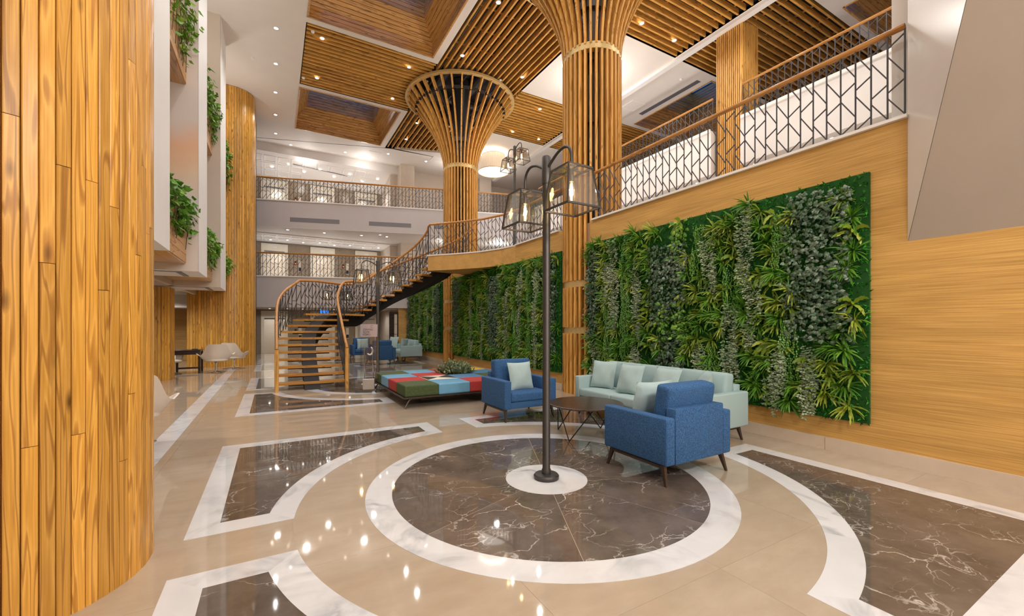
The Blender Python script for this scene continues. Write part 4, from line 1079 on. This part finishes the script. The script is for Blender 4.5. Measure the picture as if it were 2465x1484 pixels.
pillow('pale green throw pillow on the armchair facing the camera', (3.66, 6.13, .685), (R(-14), 0, R(4)), .48, .18, 2)
pillow('pale throw pillow leaning in the nearest armchair, its top edge showing past the blue bolster', (3.62, 3.26, .70), (R(14), 0, R(-6)), .50, .17, 3)
def sofa(label, loc, rotz, W=2.55):
    t = thing('sofa', label, 'sofa', loc, rotz, 'pale green sofas')
    h = W/2
    MB().rbox(-h+.12, h-.12, -.42, .36, .2, .31, .012).build('seat_base', 'aqua', t, True)
    for s in (-1, 1):
        x0, x1 = sorted((s*h, s*(h-.125))); MB().rbox(x0, x1, -.46, .47, .2, .66, .02, 3).build('arm', 'aqua', t, True)
    w_ = (W-.25)/3
    for k in range(3): cushion_box(-h+.125+k*w_+.003, -h+.125+(k+1)*w_-.003, -.465, .22, .312, .455, .014).build('seat_cushion', 'aqua', t, True)
    MB().rbox(-h+.12, h-.12, .33, .47, .2, .74, .014, 2).build('back_panel', 'aqua', t, True)
    for k in range(3):
        m = cushion_box(-w_/2+.006, w_/2-.006, -.085, .085, -.23, .23, .035, .045)
        m.xf(Matrix.Translation((-h+.125+(k+.5)*w_, .245, .67)) @ Matrix.Rotation(R(-10), 4, 'X')); m.build('back_cushion', 'aqua', t, True)
    for s in (-1, 1): splayed_frame(t, s*(h-.09), -.36, .36, 'bronze')
    MB().bar((-h+.1, 0, .185), (h-.1, 0, .185), .03).build('cross_bar', 'bronze', t)
    return t
sofa('long pale green sofa in front of the plant wall, beyond the round table', (5.07, 4.585, .002), -PI/2)
def sofa_pillow(lab, y, x=4.98, tilt=14, yaw=0, z=.69, s=.47, seed=5): pillow(lab, (x, y, z), (R(-tilt), 0, -PI/2+R(yaw)), s, .17, seed)
sofa_pillow('pale green throw pillow at the far left end of the long sofa', 5.50, 4.95, 15, 14, .70, .48, 5)
sofa_pillow('pale green throw pillow standing upright in the middle of the long sofa', 4.83, 4.90, 17, 4, .695, .48, 6)
sofa_pillow('wide pale green throw pillow on the long sofa, right of the upright one', 4.18, 4.93, 20, -6, .69, .50, 7)
pillow('pale green throw pillow against the right arm of the long sofa', (4.98, 3.60, .72), (R(-22), 0, -PI/2-R(48)), .46, .18, 8)
sofa('small distant pale green sofa with its arm towards the camera, by the far plant wall', (5.15, 18.98, .002), -PI/2)
pillow('distant pale pillow on the near end of the far sofa', (4.95, 18.12, .73), (R(-16), 0, -PI/2-R(40)), .5, .18, 9)
pillow('distant pale pillow standing at the far end of the far sofa', (4.85, 19.6, .74), (R(-14), 0, -PI/2+R(30)), .55, .18, 10)
pillow('distant pale pillow on the small armchair that faces the camera', (3.55, 19.96, .69), (R(-13), 0, 0), .5, .18, 11)

# ------------------------------------------------------------------ round coffee table
t = thing('coffee_table', 'low round dark coffee table on crossed wire legs between the armchairs', 'table', (3.84, 4.63, .002))
MB().lathe([(0, .425), (.50, .425), (.52, .432), (.52, .445), (.512, .452), (0, .452)], 64).build('tabletop', 'dark_table', t, True)
for k in range(4):
    a = PI/2*k+R(22)
    f = lambda an, r, z: (r*math.cos(an), r*math.sin(an), z)
    MB().tube([f(a-.75, .40, .425), f(a, .46, .0)], .0075, 8).build('wire_leg', 'steel', t, True)
    MB().tube([f(a+.75, .40, .425), f(a, .46, .0)], .0075, 8).build('wire_leg', 'steel', t, True)

# ------------------------------------------------------------------ patchwork ottoman
t = thing('ottoman', 'large low square patchwork ottoman in green, blue, red and yellow leather', 'ottoman', (3.44, 9.04, .002))
g, bl_, rd, bm_, ye = 'green_v', 'blue_l', 'red_v', 'blue_m', 'yellow'
rows = [(g, bl_, rd, bm_), (rd, 'X', bm_, g), (bl_, rd, None, bm_), (g, bl_, rd, ye)]
q = .66
nm = {g: 'dark green pad', bl_: 'sky blue pad', rd: 'red pad', bm_: 'mid blue pad', ye: 'yellow pad'}
for j, row in enumerate(rows):
    for i, c in enumerate(row):
        x0, y0 = -1.32+q*i, -1.32+q*j
        if c == 'X':
            MB().rbox(x0, x0+q, y0, y0+q, .2, .415, .012, 2).build('seat_pad', 'ivory', t, True, label='ivory and black pad of four triangles')
            for tri in ([(x0+.01, y0+.01), (x0+q/2, y0+q/2), (x0+.01, y0+q-.01)], [(x0+q-.01, y0+.01), (x0+q-.01, y0+q-.01), (x0+q/2, y0+q/2)]):
                MB().prism(tri, .41, .4175).build('triangle_patch', 'black_l', t, label='black triangle patch')
        elif c is None:
            for a_, b_, c_, d_ in ((x0, x0+q, y0, y0+.05), (x0, x0+q, y0+q-.05, y0+q), (x0, x0+.05, y0+.05, y0+q-.05), (x0+q-.05, x0+q, y0+.05, y0+q-.05)):
                MB().box(a_, b_, c_, d_, .2, .405).build('planter_rim', 'black_l', t)
            MB().box(x0+.05, x0+q-.05, y0+.05, y0+q-.05, .2, .30).build('planter_bed', 'groove', t)
        else: cushion_box(x0+.0005, x0+q-.0005, y0+.0005, y0+q-.0005, .2, .415, .006, .028).build('seat_pad', c, t, True, label=nm[c])
fr_ = MB()
for a in (-1.335, 1.335): fr_.bar((a, -1.335, .188), (a, 1.335, .188), .022, .03).bar((-1.335, a, .188), (1.335, a, .188), .022, .03)
for a in (-.66, 0, .66): fr_.bar((a, -1.3, .185), (a, 1.3, .185), .03, .02)
fr_.box(-1.32, 1.32, -1.32, 1.32, .192, .2).build('frame', 'bronze', t)
for sx in (-1, 1):
    for sy in (-1, 1):
        MB().tube([(sx*.95, sy*1.30, .165), (sx*1.18, sy*1.30, .162), (sx*1.235, sy*1.305, .145), (sx*1.27, sy*1.315, .10), (sx*1.335, sy*1.345, .0)], .013, 8).build('leg', 'bronze', t, True)
for x, y in ((-.45, -.3), (.45, -.3), (-.45, .6), (.45, .6)): MB().tube([(x, y, 0), (x, y, .19)], .015, 8).build('inner_leg', 'bronze', t, True)
v = thing('eucalyptus_plant', 'bushy grey green artificial plant set into the middle of the ottoman', 'plant', (3.77, 9.37, .31))
mb = MB(); st = MB(); rr = random.Random(3)
for k in range(110):
    a = rr.uniform(0, 2*PI); r = rr.random()**.6
    ex, ey = math.cos(a)*r*.50, math.sin(a)*r*.40; ez = .14+.30*(1-r*r)*rr.uniform(.6, 1)
    base = Vector((ex*.45, ey*.45, .02)); end = Vector((ex, ey, ez)); st.tube([base, end], .004, 4)
    for j in range(9):
        f = .35+.65*j/8; p = base.lerp(end, f); d = (end-base).normalized()+Vector((rr.uniform(-1, 1), rr.uniform(-1, 1), rr.uniform(-.5, .9)))
        leaf_quad(mb, p, d, Vector((rr.uniform(-.5, .5), rr.uniform(-.5, .5), 1)), rr.uniform(.055, .08), .05)
mb.build('leaves', 'eucalyptus', v); st.build('stem', 'stem', v)

# ------------------------------------------------------------------ acrylic sign stand by the stairs
t = thing('sign_stand', 'clear acrylic sign stand with a tilted lettered plate, right of the stair newel', 'sign', (1.93, 10.1, .002), R(-18))
MB().rbox(-.27, .27, -.17, .17, 0, .05, .004, 1).build('base', 'acrylic', t)
MB().rbox(-.13, .13, -.04, .0, .05, .30, .006, 1).build('steel_box', 'plate', t)
for s in (-1, 1): MB().tube([(s*.095, -.02, .28), (s*.095, -.02, 1.02)], .011, 8).build('rod', 'chrome', t, True)
MB().box(-.19, .19, .012, .020, .30, 1.30).build('acrylic_sheet', 'acrylic', t)
sg = MB().rbox(-.19, .19, -.006, .006, -.15, .15, .002, 1).build('sign_plate', 'print', t, loc=(0, .02, 1.42), rot=(R(-14), 0, 0))
for k, (tx, z) in enumerate((('TERMAL', .0), ('İÇME', -.06), ('KÜRÜ', -.12))):
    cu = bpy.data.curves.new('lettering', 'FONT'); cu.body = tx; cu.size = .062; cu.extrude = .001; cu.align_x = 'LEFT'
    tmp = bpy.data.objects.new('lettering', cu); C.objects.link(tmp); me = bpy.data.meshes.new_from_object(tmp); bpy.data.objects.remove(tmp); me.materials.clear(); me.materials.append(M['ink']); o = bpy.data.objects.new('lettering', me); C.objects.link(o); o.parent = sg
    o.location = (-.13, -.0085, z); o.rotation_euler = (R(90), 0, 0)
MB().tube([(.07+.03*math.cos(a*.5), -.008, .09+.03*math.sin(a*.5)) for a in range(2, 12)], .003, 5).build('emblem', 'ink', sg)
MB().tube([(.02+.07*math.cos(a*.3), .004, .95+.09*math.sin(a*.3)) for a in range(-8, 5)], [.012+.012*math.sin(PI*k/12) for k in range(13)], 6).build('curl_motif', 'ivory', t, label='pale curl shaped motif')

# ------------------------------------------------------------------ white swivel chairs and the dark side table
def shell():
    n, m_ = 44, 7; vs = []; fs = []
    for layer in (0, 1):
        for i in range(n+1):
            a = R(-150+300*i/n); A = abs(math.degrees(a))
            if A < 34: h = .50
            elif A < 74: u = (A-34)/40; h = .50-.36*(3*u*u-2*u**3)
            elif A < 108: u = (A-74)/34; h = .14+.07*math.sin(u*PI)
            else: u = (A-108)/42; h = .14*(1-u)
            wing = .13*math.exp(-((A-92)/22)**2)
            for j in range(m_+1):
                f = j/m_; r = .10+(.30-.10)*min(1, f*2.2)**.7+.05*f+wing*f*f; z = .36+(.07*min(1, f*2.2)**2)+h*max(0, (f-.3)/.7)
                r -= .022*layer; z += .012*layer*(1-f)
                vs.append((r*1.12*math.sin(a), r*math.cos(a)+.02, z))
    o = (n+1)*(m_+1)
    for i in range(n):
        for j in range(m_):
            a = i*(m_+1)+j
            fs.append((a, a+m_+1, a+m_+2, a+1)); fs.append((o+a, o+a+1, o+a+m_+2, o+a+m_+1))
        t_ = i*(m_+1)+m_; fs.append((t_, t_+m_+1, o+t_+m_+1, o+t_))
    for i in (0, n):
        for j in range(m_):
            a = i*(m_+1)+j; fs.append((a, a+1, o+a+1, o+a) if i == 0 else (a+1, a, o+a, o+a+1))
    return MB().add(vs, fs)
t = thing('swivel_chair', 'white swivel tub chair seen from behind, in front of the plank wall', 'chair', (-1.62, 16.72, 0), R(190), 'white swivel chairs')
shell().build('shell', 'cream', t, True)
MB().lathe([(0, .37), (.30, .37), (.34, .40), (.33, .44), (.25, .46), (0, .465)], 32).build('seat_pad', 'cream', t, True)
MB().lathe([(0, .03), (.028, .03), (.026, .30), (.05, .33), (.12, .37), (0, .37)], 16).build('pedestal', 'chrome', t, True)
for k in range(4):
    a = PI/2*k+.4; MB().tube([(0, 0, .05), (.15*math.cos(a), .15*math.sin(a), .035), (.34*math.cos(a), .34*math.sin(a), .012)], [.022, .018, .012], 8).build('foot', 'chrome', t, True)
dup(t, (-1.2, 17.75, 0), R(150), 'white swivel tub chair behind the first, its pale back facing the hall')
dup(t, (-2.85, 16.75, 0), R(60), 'white swivel tub chair left of the dark side table')
dup(t, (-1.60, 6.95, 0), R(200), 'white swivel tub chair mostly hidden behind the round plank column')
t = thing('side_table', 'square dark wood side table between the white swivel chairs', 'table', (-2.40, 17.05, 0))
MB().rbox(-.36, .36, -.33, .33, .69, .75, .004, 1).build('tabletop', 'dark_table', t)
for sx in (-1, 1):
    for sy in (-1, 1): MB().box(sx*.36-.06*(sx > 0), sx*.36+.06*(sx < 0), sy*.33-.06*(sy > 0), sy*.33+.06*(sy < 0), 0, .69).build('leg', 'dark_table', t)
MB().box(-.30, .30, .27, .33, .10, .15).box(-.30, .30, -.33, -.27, .6, .69).build('stretcher', 'dark_table', t)
tag(MB().rbox(-2.3, -2.15, 17.0, 17.1, .75, .775, .004, 1).build('phone_box', 'ink'), 'small black box lying on the dark side table', 'box')

# ------------------------------------------------------------------ plant wall
def rosette(mb, rr, n, L0, L1, W0, W1, el0, el1, droop, saw, up=.15):
    """a clump of arching narrow fronds with saw edges"""
    for k in range(n):
        a = rr.uniform(0, 2*PI); el = rr.uniform(el0, el1); L_ = rr.uniform(L0, L1); w_ = rr.uniform(W0, W1)
        d = Vector((-math.sin(el), math.cos(a)*math.cos(el), math.sin(a)*math.cos(el)+up)).normalized(); p = Vector((0, 0, 0))
        s_ = d.cross(Vector((rr.uniform(-1, -.2), rr.uniform(-.5, .5), rr.uniform(.2, 1)))).normalized(); vs = []; m = 7
        for j in range(m+1):
            f = j/m; ww = w_*(math.sin(PI*min(1, f*.93+.07))**.7)*(1 if j % 2 == 0 or not saw else 1-saw)+.001
            vs += [p+s_*ww, p-s_*ww]; p = p+d*L_/m; d = (d+Vector((.01, 0, -droop))).normalized(); s_ = (s_-d*s_.dot(d)).normalized()
        mb.add(vs, [(2*j, 2*j+1, 2*j+3, 2*j+2) for j in range(m)])
def fern_mesh(seed):
    rr = random.Random(seed); mb = MB()
    if seed % 4 == 3: rosette(mb, rr, 9, .16, .26, .026, .036, .2, .9, .24, .35, -.2)
    else: rosette(mb, rr, 26, .15, .28, .010, .016, .15, 1.3, .15, .45)
    return mb.mesh('fern', 'fern')
def grass_mesh(seed):
    rr = random.Random(seed); mb = MB(); rosette(mb, rr, 46, .14, .28, .006, .011, .1, 1.35, .11, 0)
    return mb.mesh('grass_tuft', 'grass')
def ivy_mesh(seed, mat='ivy', name='ivy', n=105, sp=.19, l0=.036, l1=.062, drop=.19):
    rr = random.Random(seed); mb = MB()
    for k in range(n):
        p = Vector((-rr.uniform(.01, .13)*(1 if k % 5 else 1.4), rr.uniform(-sp, sp), rr.uniform(-drop, drop)))
        d = Vector((rr.uniform(-.6, .2), rr.uniform(-1, 1), rr.uniform(-1, .2))); nn = Vector((-1, rr.uniform(-.8, .8), rr.uniform(-.3, .9))); l = rr.uniform(l0, l1)
        d.normalize(); s_ = d.cross(nn); s_ = s_.normalized() if s_.length > 1e-3 else Vector((0, 1, 0)); n_ = s_.cross(d)
        m1 = p+d*l*.4+n_*.008
        mb.add([p, p-d*l*.10+s_*l*.34, p+d*l*.42+s_*l*.46, p+d*l, p+d*l*.42-s_*l*.46, p-d*l*.10-s_*l*.34, m1], [(0, 1, 6), (1, 2, 6), (2, 3, 6), (3, 4, 6), (4, 5, 6), (5, 0, 6)])
    return mb.mesh(name, mat)
def sage_mesh(seed):
    rr = random.Random(seed); mb = MB()
    for s in range(9):
        y0 = rr.uniform(-.11, .11); x0 = -rr.uniform(.04, .12); L_ = rr.uniform(.25, .5); z0 = rr.uniform(.0, .26)
        for j in range(int(L_/.03)):
            p = Vector((x0-.03*abs(math.sin(j)), y0+.012*math.sin(j*1.7), z0-.03*j))
            for q_ in (-1, 1):
                d = Vector((rr.uniform(-.6, -.1), q_*rr.uniform(.3, 1), rr.uniform(-.7, .4)))
                leaf_quad(mb, p, d, Vector((-1, rr.uniform(-.4, .4), rr.uniform(.1, .9))), rr.uniform(.036, .052), rr.uniform(.022, .030), .15)
    return mb.mesh('sage_trail', 'sage')
def bead_mesh(seed):
    rr = random.Random(seed); mb = MB()
    for s in range(17):
        y0 = rr.uniform(-.12, .12); x0 = -rr.uniform(.03, .10); z0 = rr.uniform(.05, .26); n = rr.randint(10, 15)
        for j in range(n):
            p = Vector((x0+rr.uniform(-.012, .012), y0+rr.uniform(-.014, .014), z0-.032*j)); r = .0115; h = .019
            mb.add([p+Vector((0, 0, h)), p+Vector((-r, 0, 0)), p+Vector((0, -r, 0)), p+Vector((r, 0, 0)), p+Vector((0, r, 0)), p-Vector((0, 0, h))],
                   [(0, 1, 2), (0, 2, 3), (0, 3, 4), (0, 4, 1), (5, 2, 1), (5, 3, 2), (5, 4, 3), (5, 1, 4)])
    return mb.mesh('bead_trail', 'beads')
PL = {'fern': [fern_mesh(i) for i in range(8)], 'grass_tuft': [grass_mesh(i) for i in range(4)], 'ivy': [ivy_mesh(i) for i in range(4)],
      'leafy_ivy': [ivy_mesh(9+i, 'vine', 'leafy_ivy', 60, .17, .045, .075) for i in range(2)], 'sage_trail': [sage_mesh(i) for i in range(3)], 'bead_trail': [bead_mesh(i) for i in range(3)]}
def moss(w_, h_, seed, mask=None):
    rr = random.Random(seed); mb = MB(); n = int(w_*h_*900)
    for k in range(n):
        y, z = rr.uniform(0, w_), rr.uniform(0, h_); p = Vector((-rr.uniform(.0, .05), y, z))
        for q_ in range(2):
            d = Vector((-rr.uniform(.2, 1), rr.uniform(-1, 1), rr.uniform(-1, 1))).normalized(); s_ = d.cross(Vector((rr.uniform(-1, 1), rr.uniform(-1, 1), 1))).normalized(); l = rr.uniform(.03, .055)
            mb.add([p-s_*.012, p+s_*.012, p+d*l], [(0, 1, 2)])
    return mb
def plant_panel(label, y0, y1, bands, seed):
    z0, z1 = .41, 3.31
    t = thing('plant_wall_panel', label, 'plant wall', (5.98, y0, z0), 0, 'artificial plant wall panels')
    w_, h_ = y1-y0, z1-z0; rr = random.Random(seed)
    MB().box(-.035, 0, 0, w_, 0, h_).build('backing_board', plain('moss_board', (.008, .075, .006), .9), t)
    moss(w_, h_, seed).build('moss', 'moss', t, kind='stuff')
    for kind, yc, lo, hi, wid in bands:
        step = {'ivy': .25, 'leafy_ivy': .24, 'sage_trail': .34, 'bead_trail': .36}.get(kind, .24)
        cols = max(1, round(wid/.30)) if kind in ('ivy', 'leafy_ivy') else 1
        for c in range(cols):
            z = lo
            while z < hi:
                y = yc-wid/2+(c+.5)*wid/cols+rr.uniform(-.04, .04)
                k2 = kind
                me = rr.choice(PL[k2]); z_ = z+rr.uniform(-.06, .06)
                inst(k2, me, t, (-.04, min(w_-.12, max(.12, y)), min(h_-.12, max(.16, z_))), (rr.uniform(-.15, .15), rr.uniform(-.1, .1), rr.uniform(-.2, .2))); z += step
def mixed(y, lo=.15, hi=2.8, k='gf'): return ('mix'+k, y, lo, hi, .3)
def panel(label, w0, w1, spec, seed, dens):
    """spec: list of bands (kind, centre, low, high, width) in metres from the right end; ferns and grass fill the rest"""
    plant_panel(label, w0, w1, spec, seed)
    t = [o for o in C.objects if o.name.startswith('plant_wall_panel')][-1]
    rr = random.Random(seed+50); W_ = w1-w0; n = 0
    taken = [(yc, wid, lo, hi) for kind, yc, lo, hi, wid in spec]
    y = .2
    while y < W_-.1:
        z = .16+rr.uniform(0, .15)
        while z < 2.86:
            yy, zz = y+rr.uniform(-.07, .07), z+rr.uniform(-.05, .05)
            inside = any(abs(yy-yc) < wid*.42 and lo-.05 < zz < hi+.05 for yc, wid, lo, hi in taken)
            near = any(abs(yy-yc) < wid*.42+.1 and lo-.05 < zz < hi+.05 for yc, wid, lo, hi in taken)
            if not inside and rr.random() < dens:
                k = 'fern' if rr.random() < .56 else 'grass_tuft'
                inst(k, rr.choice(PL[k]), t, (-.05, min(W_-.08, max(.1, yy)), zz), (rr.uniform(-.35, .35), rr.uniform(-.2, .2), rr.uniform(-.3, .3))); n += 1
            z += .2
        y += .2
A = [('ivy', .52, 1.15, 2.75, .62), ('sage_trail', .52, .35, .95, .2), ('sage_trail', .98, .30, .75, .2), ('bead_trail', .80, .55, 1.2, .2), ('bead_trail', .93, 2.1, 2.75, .2),
     ('sage_trail', 1.25, 1.2, 1.7, .2), ('sage_trail', 1.42, 1.95, 2.75, .22), ('sage_trail', 1.62, .55, 1.3, .22), ('bead_trail', 1.85, .3, 1.0, .2), ('bead_trail', 1.62, 1.5, 1.9, .2),
     ('sage_trail', 1.95, 1.9, 2.5, .22), ('bead_trail', 2.15, 2.1, 2.8, .2), ('sage_trail', 2.12, .3, .9, .2),
     ('ivy', 2.72, .3, 1.0, .5), ('leafy_ivy', 2.68, 1.05, 1.35, .75), ('ivy', 2.80, 1.4, 2.65, .75), ('leafy_ivy', 2.55, 2.4, 2.8, .4),
     ('sage_trail', 3.45, .3, .8, .2), ('sage_trail', 3.42, 1.2, 2.3, .2), ('bead_trail', 3.75, .4, 2.6, .2), ('sage_trail', 4.02, 1.3, 2.7, .2), ('bead_trail', 4.25, .3, 1.6, .2), ('sage_trail', 4.25, 1.9, 2.5, .2),
     ('ivy', 4.68, 1.0, 2.75, .4), ('sage_trail', 4.6, .25, .8, .2)]
panel('largest artificial plant wall panel behind the sofa, right of the nearer column', 2.15, 7.06, A, 1, .93)
B = [('ivy', .35, .7, 2.75, .42), ('sage_trail', .95, .4, 2.6, .2), ('bead_trail', 1.35, .3, 2.7, .2), ('sage_trail', 1.75, .8, 2.7, .2), ('bead_trail', 2.1, .4, 1.6, .2), ('sage_trail', 2.5, .4, 2.4, .2),
     ('ivy', 3.3, .5, 2.75, .8), ('sage_trail', 4.1, .3, 1.8, .2), ('bead_trail', 4.5, 1.1, 2.7, .2), ('sage_trail', 5.0, .4, 2.6, .2), ('bead_trail', 5.5, .3, 1.4, .2), ('ivy', 6.35, .6, 2.75, .5)]
panel('middle artificial plant wall panel between the two slat columns, behind the facing armchair', 8.06, 14.9, B, 2, .8)
Cc = [('ivy', .3, .3, 2.7, .35), ('sage_trail', .8, .4, 2.6, .2), ('sage_trail', 1.5, .4, 2.6, .2), ('bead_trail', 2.0, .4, 2.6, .2), ('sage_trail', 2.6, .3, 2.6, .2), ('sage_trail', 3.4, .3, 2.6, .2), ('ivy', 4.3, .3, 2.7, .6)]
panel('furthest artificial plant wall panel beyond the stairs and the further column', 16.12, 20.9, Cc, 3, .6)

# ------------------------------------------------------------------ downlights, detectors, hatches
dl_me = MB().lathe([(.055, 0), (.075, 0), (.08, .012), (.06, .02), (.055, .02)], 20, close=True).mesh('trim_ring', 'fin', True)
ln_me = MB().lathe([(0, .008), (.056, .008), (.056, .014), (0, .014)], 20).mesh('lens', 'dlens')
def downlight(x, y, z, label, group, s=1):
    t = thing('downlight', label, 'ceiling light', (x, y, z-.016), 0, group)
    inst('trim_ring', dl_me, t); inst('lens', ln_me, t)
ORD = ['first', 'second', 'third', 'fourth', 'fifth', 'sixth', 'seventh', 'eighth', 'ninth']
for k, (x, y) in enumerate(DL_WHITE): downlight(x, y, HC, 'round recessed light in the white ceiling strip left of the skylights, %s from the top' % ORD[k], 'downlights in the left ceiling strip')
SL = ['by the top left corner of the slat field left of the further column', 'in the left slat field, just beside the ring of the further column', 'by the lower left corner of the slat field left of the further column',
      'in the slat field left of the further column, below right', 'between the two flared columns, at the upper picture edge', 'between the flared columns, just above the ring of the further one',
      'between the flared columns, right above the ring of the further one', 'in the slanting slat field beyond the further column, upper one', 'in the slanting slat field beyond the further column, lower one',
      'in the slat field over the drum lamp, uppermost', 'in the slat field over the drum lamp, lower left', 'in the slat field over the drum lamp, lower right, near the white beam',
      'in the slat field right of the nearer column, left one', 'in the slat field right of the nearer column, close to the white beam', 'between the flared columns, close to the nearer one']
for (x, y), l in zip(DL_SLAT, SL): downlight(x, y, HC, 'slat spotlight '+l, 'spotlights between the ceiling slats')
for k, (x, y) in enumerate([(.76, 23.5), (3.24, 23.1), (5.22, 22.2), (7.25, 22.2), (11.3, 22.2)]): downlight(x, y, HC, 'round recessed light in the far white ceiling beyond the skylights, %s from the left' % ORD[k], 'downlights in the far ceiling')
for k, (x, y) in enumerate([(.6, 22.75), (2.2, 22.6), (3.9, 22.3), (4.7, 21.7), (5.1, 22.0), (7.6, 21.2)]): downlight(x, y, 6.12, 'round light in the soffit under the upper far balcony, %s from the left' % ORD[k], 'downlights under the upper far balcony')
for k in range(9): downlight(-.9+.78*k, 25.1+.4*(k % 2), 6.055, 'tiny light in the coffered middle level lobby ceiling, %s from the left' % ORD[k], 'downlights of the middle lift lobby')
for k in range(9): downlight(-.8+.75*k, 24.7+.5*(k % 2), 10.11-.2126*(.85+.5*(k % 2))-.012, 'tiny light in the coffered top level lobby ceiling, %s from the left' % ORD[k], 'downlights of the top lift lobby')
for k in range(9): downlight(-.9+.75*k, 24.0+.3*(k % 2), 2.39, 'tiny ground level light under the lower balcony, %s from the left' % ORD[k], 'downlights under the lower balcony')
for k in range(5): downlight(12.05, 3.2+1.9*k, 6.195, 'small light in the white soffit under the right gallery, %s from the right' % ORD[k], 'downlights under the right gallery')
for k, (x, y) in enumerate([(1.05, 14.1), (.95, 16.9), (4.9, 14.9), (7.2, 13.5), (-.6, 16.5), (12.9, 10.2)]):
    o = MB().lathe([(0, -.045), (.04, -.04), (.055, -.015), (.055, 0), (0, 0)], 16, (x, y)).xf(Matrix.Translation((0, 0, HC))).build('smoke_detector', 'fin', None, True); o['kind'] = 'thing'
    tag(o, 'small round white smoke detector '+['at the top left corner of the left slat field', 'at the lower left corner of the left slat field', 'beside the ring of the further flared column', 'between the flared columns near the white field', 'on the plain ceiling above the tall plank wall', 'on the ceiling left of the blue lit skylight'][k], 'detector', 'ceiling smoke detectors')
for k, (x, y, l) in enumerate([(4.6, 22.6, 'left'), (7.7, 21.6, 'right')]):
    t = thing('ceiling_hatch', 'square white access hatch in the far ceiling, %s of the two' % l, 'hatch', (x, y, HC))
    MB().box(-.3, .3, -.3, .3, -.008, 0).build('hatch_panel', 'ceil', t)
    MB().box(-.33, -.3, -.33, .33, -.014, 0).box(.3, .33, -.33, .33, -.014, 0).box(-.3, .3, -.33, -.3, -.014, 0).box(-.3, .3, .3, .33, -.014, 0).build('hatch_frame', 'fin', t)
t = thing('ceiling_hatch', 'square white access hatch above the gallery, left of the long dark vent', 'hatch', (12.75, 12.4, HC))
MB().box(-.3, .3, -.3, .3, -.008, 0).build('hatch_panel', 'ceil', t)
MB().box(-.33, -.3, -.33, .33, -.014, 0).box(.3, .33, -.33, .33, -.014, 0).box(-.3, .3, -.33, -.3, -.014, 0).box(-.3, .3, .3, .33, -.014, 0).build('hatch_frame', 'fin', t)
t = thing('ceiling_vent', 'long dark slotted air vent in the ceiling above the gallery', 'vent', (13.55, 11.35, HC))
MB().box(-.10, .10, -1.4, 1.4, -.010, 0).build('backing', 'ink', t)
for k in range(4): MB().box(-.095+.055*k, -.075+.055*k, -1.4, 1.4, -.018, -.01).build('slat', 'grille', t)
